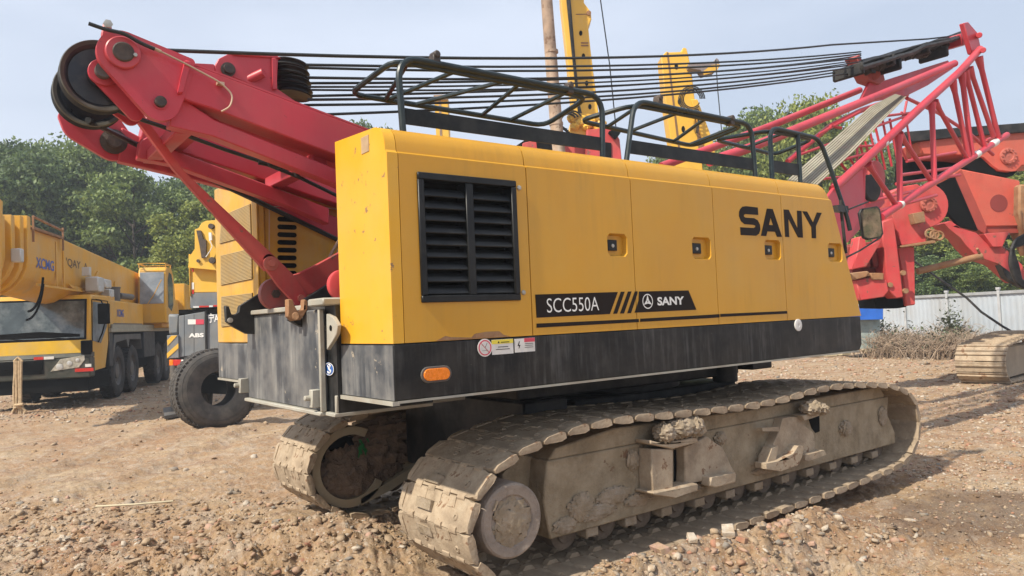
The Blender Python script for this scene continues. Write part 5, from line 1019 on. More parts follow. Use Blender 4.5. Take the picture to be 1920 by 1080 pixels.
# operator cab on the turntable
g = MB(); oc = [(7.1, 2.3), (7.1, 3.0), (7.28, 4.25), (7.45, 4.38), (8.3, 4.38), (8.7, 4.1), (9.0, 3.3), (9.0, 2.3)]; g.prism([T(-.62, v, z) for v, z in oc], sl*.95); op = g.build('operator_cab', YELT, tk, bev=.05, seg=3)
g = MB(); g.prism([T(-.55, 7.095, 3.02), T(.26, 7.095, 3.02), T(.26, 7.24, 4.18), T(-.55, 7.24, 4.18)], -bk*.015); g.build('cab_window', GLASSC, tk, parent=op, bev=.02)
g = MB(); g.prism([T(-.632, v, z) for v, z in ((7.5, 2.9), (7.5, 3.9), (7.75, 4.2), (8.2, 4.15), (8.45, 3.8), (8.45, 3.0), (8.1, 2.75))], sl*.008); g.build('side_window', GLASS, tk, parent=op)
g = MB(); g.tube([T(-.6, 7.15, 4.5), T(.3, 7.15, 4.5), T(.3, 8.3, 4.5), T(-.6, 8.3, 4.5)], .03, 6, closed=True); [g.tube([T(a, b, 4.35), T(a, b, 4.5)], .02, 6) for a, b in ((-.6, 7.3), (.3, 7.3), (-.6, 8.2))]; g.tube([T(-.5, 7.05, 3.9), T(-.2, 7.05, 3.3), T(.0, 7.05, 3.0)], .015, 5); g.build('guard_rail', YELT, tk, parent=op)
g = MB(); tb_(g, -.3, 2.6, 8.0, 11.5, 2.142, 3.3); tb_(g, -.55, 2.5, 11.5, 13.2, 2.5, 4.0); tb_(g, .45, 1.8, 5.8, 8.5, 2.15, 2.6); g.build('turntable', YELT, tk, bev=.03)
g = MB(); g.lathe(T(-.2, 9.6, 4.0), (0, 0, 1), [(.03, -.7), (.03, 0), (.12, .0), (.12, .15), (.06, .24), (0, .25)], 16); g.build('beacon', WHITE, tk)
# rope hanging from the bumper
g = MB(); r = random.Random(2)
for k, px in enumerate((27, 31, 36, 40)):
    pts = [onD(px+r.uniform(-1, 1), y, 19.6) for y in (676, 700, 725, 748, 768, 778)]; g.tube(pts, .032, 7)
g.tube([onD(x, y, 19.55) for x, y in ((22, 776), (30, 781), (44, 780), (48, 770), (40, 762), (28, 765))], .035, 7, closed=True); g.tube([onD(x, y, 19.5) for x, y in ((28, 760), (44, 758))], .04, 7); g.tube([onD(x, y, 19.6) for x, y in ((26, 678), (34, 670), (42, 678))], .03, 6)
tag(g.build('hanging_rope', STRAP, None), 'tan knotted rope hanging from the front bumper of the truck crane', 'rope')
# ================================================================== second crane truck seen from behind
DG = 17.6
def zg(l): return [(300+x/4.694, 470+y/4.694) for x, y in l]
t2 = thing('crane_truck', 'grey tailed crane truck seen from behind with white ABS letters', 'crane truck', (onD(370, 700, DG).x, onD(370, 700, DG).y, GZ))
g = MB(); up_prism(g, zg([(165, 575), (395, 535), (400, 890), (260, 925), (165, 940)])+[], DG, 1.5); up_prism(g, zg([(412, 560), (620, 560), (620, 900), (412, 885)]), DG, 1.5); body = g.build('tail_panel', GREYP, t2, bev=.01)
g = MB(); up_prism(g, zg([(392, 530), (408, 530), (412, 600), (408, 760), (412, 890), (398, 890), (402, 700), (392, 600)]), DG-.05, .06); g.build('hinge_bar', DARK, t2, parent=body)
g = MB(); [up_prism(g, zg([(x, 560), (x+2, 560), (x+2, 930), (x, 930)]), DG-.004, .006) for x in (212, 298)]; g.build('panel_seam', VOID, t2, parent=body)
g = MB(); up_prism(g, zg([(68, 555), (165, 565), (155, 740), (75, 740)]), DG+.1, .8); g.build('mudguard', GREYP, t2, bev=.05, seg=2)
g = MB(); up_prism(g, zg([(60, 745), (160, 740), (165, 945), (60, 950)]), DG-.05, .3); cpn = g.build('corner_panel', GREYP, t2, bev=.01)
for P in ([(62, 790), (100, 748), (152, 745), (66, 838)], [(60, 905), (160, 815), (162, 858), (62, 948)]): g = MB(); up_prism(g, zg(P), DG-.06, .008); g.build('hazard_stripe', DYEL if False else YELM, t2, parent=cpn)
for (x0, x1, m) in ((80, 115, AMB), (115, 182, REDL), (184, 220, WHITE)): g = MB(); up_prism(g, zg([(x0, 960), (x1-1, 960), (x1-1, 1012), (x0, 1012)]), DG-.10, .06); g.build('tail_lamp', m, t2, bev=.008)
g = MB(); up_prism(g, zg([(60, 952), (235, 952), (235, 1022), (60, 1022)]), DG-.03, .2); g.build('lamp_bracket', DARK, t2)
for (x0, x1, m) in ((245, 314, WHITE), (314, 386, PINK)): g = MB(); up_prism(g, zg([(x0, 605), (x1, 605), (x1, 648), (x0, 650)]), DG-.008, .006); g.build('reflector', m, t2, parent=body)
o_ = zg([(252, 765), (386, 762), (254, 727)]); a, b, c = (onD(x, y, DG-.01) for x, y in o_); g = MB(); text(g, 'ABS', a, b-a, (0, 0, (c-a).z), .05); g.build('abs_lettering', DKT, t2, parent=body, smooth=0)
o_ = zg([(425, 635), (500, 632), (428, 552)]); a, b, c = (onD(x, y, DG-.01) for x, y in o_); g = MB(); text(g, '宁A', a, (b-a)*1.25, (0, 0, (c-a).z), .02); g.build('plate_lettering', DKT, t2, parent=body, smooth=0)
g = MB(); up_prism(g, zg([(265, 150), (560, 150), (560, 365), (265, 370)]), DG+.3, 1.6); up_prism(g, zg([(250, 30), (262, 30), (268, 400), (258, 400)]), DG+.25, 1.6); cw = g.build('counterweight', YELM, t2, bev=.03)
g = MB(); up_prism(g, zg([(262, 372), (560, 362), (560, 500), (262, 510)]), DG+.3, 1.6); g.build('grey_weight', GREYP, t2, bev=.02)
g = MB(); [up_prism(g, zg([(x0, 487-(x0-290)*.05), (x1, 487-(x0-290)*.05), (x1, 500-(x0-290)*.05), (x0, 502-(x0-290)*.05)]), DG+.28, .015) for x0, x1 in ((345, 430), (470, 520))]; [up_prism(g, zg(P), DG+.29, .01) for P in ([(282, 150), (294, 150), (294, 185), (282, 185)], [(280, 345), (298, 345), (298, 380), (280, 380)])]; g.build('reflector', REDL, t2, parent=cw)
g = MB(); [up_prism(g, zg([(x0, 489-(x0-290)*.05), (x1, 489-(x0-290)*.05), (x1, 502-(x0-290)*.05), (x0, 504-(x0-290)*.05)]), DG+.28, .015) for x0, x1 in ((292, 343), (432, 465))]; up_prism(g, zg([(278, 280), (298, 280), (298, 340), (278, 340)]), DG+.29, .01); g.build('reflector', WHITE, t2, parent=cw)
g = MB(); up_prism(g, [(352, 502), (356, 480), (365, 466), (365, 430), (372, 428), (378, 418), (386, 414), (400, 413), (440, 413), (440, 505), (405, 507)], DG+.1, .8); hp = g.build('winch_plate', YELM, t2, bev=.02)
g = MB(); up_prism(g, [(368, 432), (376, 432), (381, 448), (386, 450), (386, 482), (378, 484), (374, 460)], DG+.04, .05); up_prism(g, circ(371, 489, 3), DG+.05, .04); up_prism(g, circ(395, 424, 5), DG+.0, .1); up_prism(g, circ(397, 488, 6), DG+.0, .1); g.build('winch_slot', GREASE, t2, parent=hp)
g = MB(); up_prism(g, [(391, 436), (396, 436), (397, 450), (392, 452)], DG+.02, .05); g.tube([onD(x, y, DG+.02) for x, y in ((394, 452), (398, 462), (394, 470), (386, 482))], .012, 5); g.build('work_lamp', WHITE, t2, parent=hp)
g = MB(); up_prism(g, zg([(165, 520), (560, 505), (560, 545), (165, 570)]), DG+.05, 2.2); up_prism(g, [(330, 705), (440, 700), (440, 740), (330, 735)], DG+.5, 2.5); g.build('chassis', VOID, t2)
p = onD(327, 690, DG); g = MB(); g.cyl((p.x, p.y, GZ+.05), (p.x, p.y, p.z+.1), .10, 20); og = g.build('outrigger_leg', RIM, t2, bev=.01); g = MB(); g.prism([onZ(x, y, GZ+.04) for x, y in ((306, 770), (338, 765), (342, 780), (308, 786))], (0, 0, .07)); g.build('outrigger_pad', RIM, t2, parent=og)
wheel(t2, onD(372, 720, DG+1.3)*1.0, sl, .75, .5)
# ================================================================== masts behind
def zm(l): return [(960+x/3.6, y/3.6) for x, y in l]
DM = 24
mp_ = onD(1040, 600, 23.0); g = MB(); g.tube([onD(1056, 360, 23), onD(1043, 235, 23), onD(1034, 120, 23), onD(1022, -40, 23), onD(1010, -200, 23)], [.20, .195, .19, .175, .17], 16)
for y, dx in ((235, 0), (100, -9)): g.tube([onD(1043+dx, y, 23), onD(1042.6+dx, y-5, 23)], .215, 16)
tag(g.build('drill_pipe', TIMB, None), 'tall weathered brown steel pole standing left of the tallest yellow mast', 'pole')
r1_ = thing('drilling_rig', 'yellow mast drilling rig with red deck, its mast running out of the top', 'drilling rig', (onD(1100, 300, DM).x, onD(1100, 300, DM).y, GZ))
g = MB(); up_prism(g, [(1046, -120), (1090, -120), (1095, 5), (1108, 22), (1109, 36), (1103, 50), (1107, 90), (1117, 170), (1126, 242), (1095, 300), (1078, 300), (1074, 215), (1064, 110), (1052, 0)], DM, .7); ms_ = g.build('mast', YELM, r1_, bev=.02)
g = MB(); up_prism(g, [(1054, -120), (1064, -120), (1070, 0), (1079, 110), (1087, 195), (1092, 215), (1084, 215), (1073, 110), (1062, 0)], DM-.03, .04); g.build('mast_strip', DARK, r1_, parent=ms_)  # dark strip laid on the mast, its colour standing in for a shaded groove
for x, y in ((1089, 62), (1094, 105), (1100, 156), (1106, 200)): g = MB(); up_prism(g, circ(x, y, 3.2, 14, 5), DM-.012, .01); g.build('mast_hole', VOID, r1_, parent=ms_)
g = MB(); up_prism(g, circ(1104, 24, 4.5), DM-.05, .1); [up_prism(g, [(1089, y), (1103, y), (1103.5, y+2.5), (1089.5, y+2.5)], DM-.015, .01) for y in (79, 84)]; up_prism(g, [(1080, 26), (1103, 25.5), (1103, 27), (1080, 27.5)], DM-.01, .01); g.build('mast_bolt', RUST, r1_, parent=ms_)
g = MB(); up_prism(g, [(1068, 262), (1070, 228), (1085, 212), (1120, 215), (1134, 240), (1134, 262)], DM-.3, 1.2); [g.blob(onD(1072+k*7, 222+(k*37) % 22, DM-.35), (.16, .16, .12), .4, 6, k) for k in range(9)]; g.build('rotary_head', YELM, r1_, bev=.02)
g = MB(); [g.tube(arc(onD(1066+k*3, 228, DM-.5), .25+.05*k, .5, 4.5, 12, RT, (0, 0, 1)), .03, 5) for k in range(3)]; g.build('hydraulic_hose', DARK, r1_)
g = MB(); up_prism(g, [(1100, 243), (1150, 238), (1162, 262), (1166, 300), (1098, 300)], DM-.6, 2); up_prism(g, [(980, 268), (1005, 262), (1010, 300), (975, 300)], DM-.4, 2); up_prism(g, [(1050, 272), (1066, 270), (1066, 300), (1050, 300)], DM-.5, 2); up_prism(g, [(1064, 262), (1100, 262), (1100, 300), (1064, 300)], DM-.2, 2); g.build('deck', REDD, r1_, bev=.02)
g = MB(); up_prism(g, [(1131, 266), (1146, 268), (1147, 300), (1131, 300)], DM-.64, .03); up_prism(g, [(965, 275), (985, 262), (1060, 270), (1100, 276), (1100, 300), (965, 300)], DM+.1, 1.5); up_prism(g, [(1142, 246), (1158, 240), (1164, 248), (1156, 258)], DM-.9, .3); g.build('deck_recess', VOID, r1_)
g = MB(); g.tube([onD(1118, -60, DM+1), onD(1126, 0, DM+1), onD(1143, 120, DM+1), onD(1156, 250, DM+1)], .022, 5); tag(g.build('hoist_line', ROPE, None), 'thin hoist line dropping right of the tallest yellow mast', 'cable')
r2_ = thing('drilling_rig', 'shorter yellow mast with a grey side arm, right of the tallest mast', 'drilling rig', (onD(1280, 300, 25).x, onD(1280, 300, 25).y, GZ))
g = MB(); up_prism(g, [(1240, 106), (1250, 96), (1254, 98), (1278, 97), (1281, 89), (1287, 90), (1291, 105), (1297, 135), (1303, 190), (1313, 262), (1318, 320), (1268, 320), (1258, 262), (1248, 190)], 25, .7); ms2 = g.build('mast', YELM, r2_, bev=.02)
g = MB(); up_prism(g, [(1250, 98), (1253, 98), (1278, 300), (1274, 300)], 24.985, .01); up_prism(g, [(1300, 190), (1306, 190), (1322, 300), (1312, 300)], 24.98, .01); g.build('mast_strip', mat('brown_mast_strip', (.20, .11, .05), .7), r2_, parent=ms2)
for x, y in ((1268, 124), (1274, 190), (1281, 242)): g = MB(); up_prism(g, circ(x, y, 3.2, 14, 6), 24.985, .01); g.build('mast_hole', VOID, r2_, parent=ms2)
g = MB(); up_prism(g, [(1290, 120), (1335, 118), (1344, 108), (1348, 112), (1350, 124), (1340, 134), (1318, 140), (1312, 131), (1292, 128)], 24.7, .4); g.build('side_arm', mat('grey_purple_arm', (.20, .17, .17), .6), r2_, bev=.02); g = MB(); up_prism(g, [(1318, 134), (1334, 122), (1350, 120), (1344, 134), (1320, 140)], 24.66, .05); g.build('arm_sleeve', YELM, r2_)
g = MB(); up_prism(g, [(1296, 186), (1308, 186), (1342, 278), (1338, 300), (1328, 300)], 24.9, .3); g.build('strut', YELM, r2_, bev=.02)
g = MB(); [g.tube(arc(onD(1297, 186, 24.6-.04*k), .28+.05*k, 0, 5.8-.3*k, 18, RT, (0, 0, 1)), .022, 5) for k in range(4)]; [g.tube([onD(1306+k*3, 205, 24.7), onD(1309+k*2, 230, 24.7), onD(1305+k*3, 250, 24.7)], .02, 5) for k in range(2)]; g.build('hose_reel', DARK, r2_)
g = MB(); g.tube([onD(1342, 112, 24.5), onD(1346, 170, 24.5), onD(1354, 255, 24.5)], .018, 5); tag(g.build('hoist_line', ROPE, None), 'thin line hanging from the grey side arm of the short mast', 'cable')
g = MB(); up_prism(g, [(814, 181), (839, 180), (842, 262), (818, 262)], 30, .8); r3_ = thing('drill_mast', 'small yellow mast top poking up behind the first handrail', 'mast', onD(828, 400, 30)); sm_ = g.build('mast', YELM, r3_, bev=.02); g = MB(); up_prism(g, [(822, 180), (826, 180), (829, 262), (825, 262)], 29.98, .01); up_prism(g, [(813, 178), (840, 177), (840, 186), (813, 187)], 29.9, .2); g.build('mast_strip', TIMB, r3_, parent=sm_)
# ================================================================== red piling machine at right
DR = 17.6
pm = thing('piling_machine', 'red piling machine with black top beam and geared drums at the right edge', 'piling machine', (onD(1860, 600, DR).x, onD(1860, 600, DR).y, GZ))
def za(l): return [(1560+x/5.32, 380+y/5.32) for x, y in l]
g = MB(); up_prism(g, [(1698, 247), (1800, 239), (1980, 226), (1980, 243), (1800, 256), (1704, 266)], DR+.2, .5); g.build('top_beam', DARK, pm, bev=.02)
g = MB(); up_prism(g, zd([(850, 345), (1340, 285), (1500, 262), (2200, 240), (2200, 560), (1900, 590), (1850, 640), (1750, 652), (1660, 640), (1590, 590), (1500, 505), (1300, 480), (900, 470)]), DR+.3, 1.0); g.build('upper_body', REDO, pm, bev=.03)
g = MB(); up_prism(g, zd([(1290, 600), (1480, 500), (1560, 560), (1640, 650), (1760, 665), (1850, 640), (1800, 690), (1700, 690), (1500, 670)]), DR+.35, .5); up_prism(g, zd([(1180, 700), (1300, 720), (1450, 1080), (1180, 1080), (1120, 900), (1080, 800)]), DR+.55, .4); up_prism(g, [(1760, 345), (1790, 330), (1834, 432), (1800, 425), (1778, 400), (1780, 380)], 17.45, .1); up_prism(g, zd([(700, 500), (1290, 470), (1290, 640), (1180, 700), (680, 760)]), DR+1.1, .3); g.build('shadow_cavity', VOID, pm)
g = MB(); up_prism(g, zd([(1200, 650), (1285, 620), (1880, 735), (1880, 900), (2000, 1190), (1520, 1195), (1480, 1190), (1270, 800)]), DR-.1, 1.0); lb = g.build('lower_block', REDO, pm, bev=.03)
g = MB(); up_prism(g, za([(1520, 240), (1900, 225), (1900, 300), (1530, 305)]), DR-.05, 1.0); up_prism(g, [(1788, 328), (1803, 318), (1850, 425), (1847, 438), (1830, 428)], DR-.14, .3); g.build('block_shaded_faces', mat('shaded_red_face', (.30, .05, .035), .6, var=.2), pm, parent=lb)  # block's red darkened to paint shade on its underside and left face
g = MB(); up_prism(g, circ(1873, 381, 16.5), DR-.108, .006); g.build('round_hole', mat('deep_red_recess', (.22, .035, .03), .8), pm, parent=lb)
g = MB(); up_prism(g, [(1912, 345), (1945, 345), (1945, 480), (1926, 440), (1911, 400)], DR-.3, .6); g.build('rusty_cylinder', RUST, pm, bev=.05)
for (x, y, r) in ((1890, 293, 16), (1741, 383, 15.5)):
    dd = DR+.29 if x > 1800 else 16.35; c = onD(x, y, dd); k_ = dd/1408; g = MB(); g.lathe(c, -FWH, [(r*k_, -.02), (r*k_, .03), (r*.8*k_, .05), (r*.55*k_, .05), (r*.5*k_, .02), (r*.25*k_, .02), (0, .03)], 30)
    for j in range(12): a = 2*PI*j/12; q = c+(RT*math.cos(a)+V((0, 0, 1))*math.sin(a))*r*.82*k_; g.cyl(q, q-FWH*.07, .022, 6)
    g.build('gear_flange', mat('dirty_red_flange', (.40, .11, .08), .7, var=.3), pm)
g = MB(); P = [(1668, 362), (1690, 350), (1720, 345)]+[(1741+38*math.cos(a), 385+40*math.sin(a)) for a in np.linspace(-2.0, 1.3, 14)]+[(1738, 430), (1737, 453), (1690, 460), (1683, 440), (1672, 400)]; up_prism(g, P, 16.4, 1.0); g.build('rotary_drive', REDD, pm, bev=.03)
g = MB(); up_prism(g, [(1711, 400), (1733, 396), (1736, 416), (1716, 420)], 16.2, .2); up_prism(g, za([(680, 430), (1030, 370), (1040, 400), (690, 450)]), 16.3, .6); up_prism(g, [(1737, 438), (1755, 434), (1760, 452), (1738, 456)], 16.4, .4); g.build('junction_box', RUST, pm, bev=.01)
g = MB(); up_prism(g, za([(500, 190), (610, 150), (650, 400), (715, 940), (640, 955), (550, 860), (530, 500), (505, 400)]), 16.2, .5); g.build('front_leg', REDD, pm, bev=.02)
g = MB(); up_prism(g, za([(650, 430), (822, 440), (832, 1020), (740, 1032), (700, 700)]), 16.5, .6); g.build('rear_leg', REDD, pm, bev=.02)
g = MB(); up_prism(g, za([(500, 375), (345, 640), (200, 668), (250, 500), (270, 340), (330, 330), (345, 440)]), 16.1, .4); g.build('bent_arm', REDD, pm, bev=.02)
g = MB(); up_prism(g, za([(240, 770), (420, 740), (545, 770), (570, 880), (520, 940), (280, 975)]), 16.1, .8); g.build('foot_box', REDD, pm, bev=.02)
g = MB(); up_prism(g, za([(190, 700), (360, 680), (380, 700), (345, 740), (240, 770)]), 16.0, .5); up_prism(g, za([(380, 700), (520, 700), (520, 770), (400, 770)]), 16.05, .5); g.build('rusty_seat', RUST, pm, bev=.02)
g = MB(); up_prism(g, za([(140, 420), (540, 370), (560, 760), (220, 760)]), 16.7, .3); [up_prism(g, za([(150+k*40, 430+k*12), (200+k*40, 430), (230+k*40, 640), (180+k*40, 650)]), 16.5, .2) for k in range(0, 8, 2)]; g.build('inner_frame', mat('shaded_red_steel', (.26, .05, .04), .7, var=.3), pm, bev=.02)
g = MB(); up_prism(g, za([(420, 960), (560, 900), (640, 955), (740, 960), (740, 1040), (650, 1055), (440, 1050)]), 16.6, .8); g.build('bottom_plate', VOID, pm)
g = MB(); [up_prism(g, circ(*q, 5, 8), 16.15, .08) for q in (za([(585, 820)])[0], za([(715, 700)])[0], za([(740, 880)])[0])]; g.build('bolt_cluster', RUST, pm)
g = MB(); g.cyl(onD(1720, 509, 17), onD(1840, 480, 17), .075, 14); g.cyl(onD(1832, 466, 16.9), onD(1843, 486, 17.1), .03, 8); g.build('drain_pipe', RUST, pm)
g = MB(); up_prism(g, za([(1110, 210), (1180, 180), (1300, 260), (1440, 300), (1560, 420), (1680, 410), (1900, 620), (1960, 800), (1860, 790), (1660, 610), (1540, 570), (1440, 530), (1340, 430), (1280, 350)]), 17.2, .5); up_prism(g, za([(1520, 310), (1770, 290), (1700, 440), (1600, 440)]), 17.1, .4); g.build('lower_arm', REDD, pm, bev=.03)
g = MB(); [g.tube(fillet([onD(x, y, 16.8) for x, y in ((1924, 440+k*5), (1902-k*3, 452+k*4), (1893+k*4, 490), (1905+k*3, 530), (1935, 545-k*6))], .2), .05, 7) for k in range(4)]; up_prism(g, za([(1680, 620), (1760, 680), (1900, 800), (1960, 860), (1860, 820), (1740, 750)]), 17.1, .2); g.build('hydraulic_hose', DARK, pm)
g = MB(); [g.tube(arc(onD(1743+k*9, 438+k*2, 16.3), .09, 0, 2*PI, 12, RT, (0, 0, 1))[:-1], .025, 6, closed=True) for k in range(3)]; g.build('chain', RUST, pm)
# its crawler
a_ = (RT*.76+FWH*.65).normalized(); c_ = (-RT*.65+FWH*.76).normalized(); oo = onD(1884, 690, 17.2); oo = V((oo.x, oo.y, GZ+.44)); hh = .44
def TP(s, w_, ang=None): return None
g = MB(); Lp = 4.2; ntr = 44; per = 2*Lp+2*PI*hh
def stad(s):
    s %= per
    if s < Lp: return oo+a_*s+V((0, 0, hh+.12*math.sin(s/Lp*PI)+s*.02)), a_
    s -= Lp
    if s < PI*hh: t = s/hh; return oo+a_*(Lp+math.sin(t)*hh)+V((0, 0, math.cos(t)*hh)), a_*math.cos(t)-V((0, 0, 1))*math.sin(t)
    s -= PI*hh
    if s < Lp: return oo+a_*(Lp-s)-V((0, 0, hh)), -a_
    s -= Lp; t = s/hh; return oo+a_*(-math.sin(t)*hh)-V((0, 0, math.cos(t)*hh)), -a_*math.cos(t)+V((0, 0, 1))*math.sin(t)
ctk = MB(); up_prism(ctk, circ(1884, 690, 1), 17.3, .01) if False else None
ctk.prism([oo+a_*(hh*.80*math.cos(t))+V((0, 0, hh*.80*math.sin(t))) for t in np.linspace(PI*.5, PI*1.5, 14)]+[oo+a_*Lp-V((0, 0, hh*.7)), oo+a_*Lp+V((0, 0, hh*.7))], c_*.5); cf = ctk.build('crawler_frame', mat('crawler_guard_mud', (.34, .27, .19), .85, var=.2, bump=.4), pm, bev=.03)
for k in range(ntr):
    p, t = stad(k*per/ntr); n_ = c_.cross(t).normalized(); 
    if n_.dot(p-oo-a_*max(0, min(Lp, (p-oo).dot(a_)))) < 0: n_ = -n_
    g = MB(); g.obox(p+c_*.36-n_*.02, t, c_, n_, per/ntr/2*.90, .52, .02); g.obox(p+c_*.36+n_*.015+t*.04, t, c_, n_, .018, .52, .022); g.build('track_shoe', SHOE, pm, parent=cf, bev=.006)
# ================================================================== fence, wire, odds and ends at right
FA, FB_ = onD(1440, 600, 47), onD(2100, 600, 21); FA.z = FB_.z = GZ; fd = (FB_-FA); fl = fd.length; fd.normalize(); fn = V((-fd.y, fd.x, 0))
if fn.dot(FWH) > 0: fn = -fn
ft = 1.86; fe_ = thing('sheet_fence', 'long pale corrugated sheet fence behind the dry scrub', 'fence', FA)
g = MB(); nn = int(fl/.07); vs, fs = [], []
for k in range(nn+1):
    p = FA+fd*(k*fl/nn)+fn*(.009 if (k//2) % 2 else 0); vs += [p+V((0, 0, .02)), V((p.x, p.y, ft))]
for k in range(nn): fs.append((2*k, 2*k+2, 2*k+3, 2*k+1))
g.add(vs, fs); g.build('corrugated_sheet', SILL, fe_, smooth=0)
g = MB(); g.beam(V((FA.x, FA.y, ft+.02))+fn*.02, V((FB_.x, FB_.y, ft+.02))+fn*.02, .09, .10); g.build('top_rail', FPOST, fe_)
for k in range(9):
    p = FA+fd*(fl*(k+.35)/9)+fn*.07; g = MB(); g.box(p+V((-.04, -.04, 0)), V((p.x+.04, p.y+.04, ft+.12))); g.box(V((p.x-.06, p.y-.06, ft+.12)), V((p.x+.06, p.y+.06, ft+.2))); g.build('fence_post', FPOST, fe_)
g = MB(); g.tube([onD(x, y, d) for x, y, d in ((1700, 480, 22.5), (1760, 522, 22.3), (1812, 558, 22), (1840, 585, 21.7), (1880, 612, 21.4), (1915, 632, 21.2), (1960, 650, 21))], .035, 6); tag(g.build('slack_cable', DARK, None), 'dark slack cable drooping across the pale fence', 'cable')
g = MB(); bb = onD(1635, 590, 27); 
bt = thing('blue_box', 'blue box with white and orange bands standing near the fence', 'box', (bb.x, bb.y, GZ))
for (y0_, y1_, m, x1_) in ((574, 600, BLUEP, 1656), (570, 574, WHITE, 1642), (563, 570, YELT, 1642)): g = MB(); up_prism(g, [(1590, y0_), (x1_, y0_-.5), (x1_, y1_-1), (1590, y1_)], 27+(.02 if m is not BLUEP else 0), 1.2); g.build('panel' if m is BLUEP else 'band', m, bt, bev=.01)
g = MB(); up_prism(g, [(1592, 600), (1650, 598), (1650, 652), (1592, 655)], 27.3, .8); g.build('skid_base', mat('pale_green_base', (.30, .36, .34), .7, var=.3), bt)
g = MB(); g.blob(onZ(1628, 660, GZ)+V((0, 0, .16)), (.28, .2, .26), .25, 10, 4); g.cyl(onZ(1628, 660, GZ)+V((-.05, -.2, .2)), onZ(1628, 660, GZ)+V((.05, .1, .2)), .22, 16); tag(g.build('sack', CLOTH, None), 'pale yellow sack on the ground beyond the front end of the crane', 'sack')
g = MB(); [g.obox(onZ(1530+22*k, 668-k*1.5, GZ)+V((0, 0, .08)), RT, FWH, (0, 0, 1), .22, .15, .08+.02*(k % 2)) for k in range(3)]
for k in range(3): q = MB(); q.obox(onZ(1530+26*k, 669-k*1.5, GZ)+V((0, 0, .07)), RT+FWH*.2*k, FWH-RT*.2*k, (0, 0, 1), .22, .15, .07+.02*(k % 2)); tag(q.build('timber_block', CLOTH, None, bev=.02), 'pale timber block on the rubble beyond the crane front', 'timber', 'timber blocks beyond the crane front')
# ---- scrub
def scrub(c, w_, h_, n, seed, m, leafm=None, nl=0, name='dry_bush', label='', r0=.012):
    r = random.Random(seed); g = MB()
    for k in range(n):
        b = c+RT*r.gauss(0, w_*.30)+FWH*r.gauss(0, w_*.22); b.z = GZ-.03; L = h_*r.uniform(.4, 1.05); a = r.uniform(0, 6.28); ln = r.uniform(.1, .75)
        d = V((math.cos(a)*ln, math.sin(a)*ln, 1)).normalized(); p1 = b+d*L*.5; d2 = (d+V((math.cos(a)*.5, math.sin(a)*.5, r.uniform(-.5, .1)))).normalized(); p2 = p1+d2*L*.5
        g.tube([b, p1, p2], [r0, r0*.8, r0*.4], 3, caps=False)
        for j in range(3): s = p1.lerp(p2, r.random()); e = s+V((r.uniform(-1, 1), r.uniform(-1, 1), r.uniform(-.2, .8)))*.28; g.tube([s, e], [r0*.6, r0*.3], 3, caps=False)
    o = thing(name, label, 'bush', (c.x, c.y, GZ)); g.build('stems', m, o, smooth=0)
    if nl:
        g = MB()
        for k in range(nl):
            p = c+RT*r.gauss(0, w_*.22)+FWH*r.gauss(0, w_*.18); p.z = GZ+h_*abs(r.gauss(.5, .25)); s = r.uniform(.04, .09); u = V((r.uniform(-1, 1), r.uniform(-1, 1), r.uniform(-1, 1))).normalized(); v = u.cross(V((.3, .5, .8))).normalized(); g.add([p-u*s, p-v*s*.5, p+u*s, p+v*s*.5], [(0, 1, 2, 3)])
        g.build('leaves', leafm, o, smooth=0)
for (px, D, w_, h_, n, nl, nm, lb_) in ((1690, 27, 1.9, 1.15, 620, 300, 'dry_bush', 'brown dry bush just right of the blue box'), (1768, 26, 2.2, 1.0, 760, 500, 'dry_bush', 'dense dry scrub bush in the middle before the pale fence'), (1840, 25.5, 2.0, .8, 560, 0, 'dry_bush', 'low twiggy bush nearest the red machine track'), (1788, 27.5, .9, 1.55, 120, 900, 'sage_shrub', 'grey green leafy shrub rising over the dry scrub'), (1655, 28, .8, 1.5, 70, 250, 'dry_bush', 'thin tall twigs beside the blue box at the fence')):
    c = onD(px, 640, D); c.z = GZ; scrub(c, w_, h_, n, int(px), TWIG, TWIGG, nl, nm, lb_)
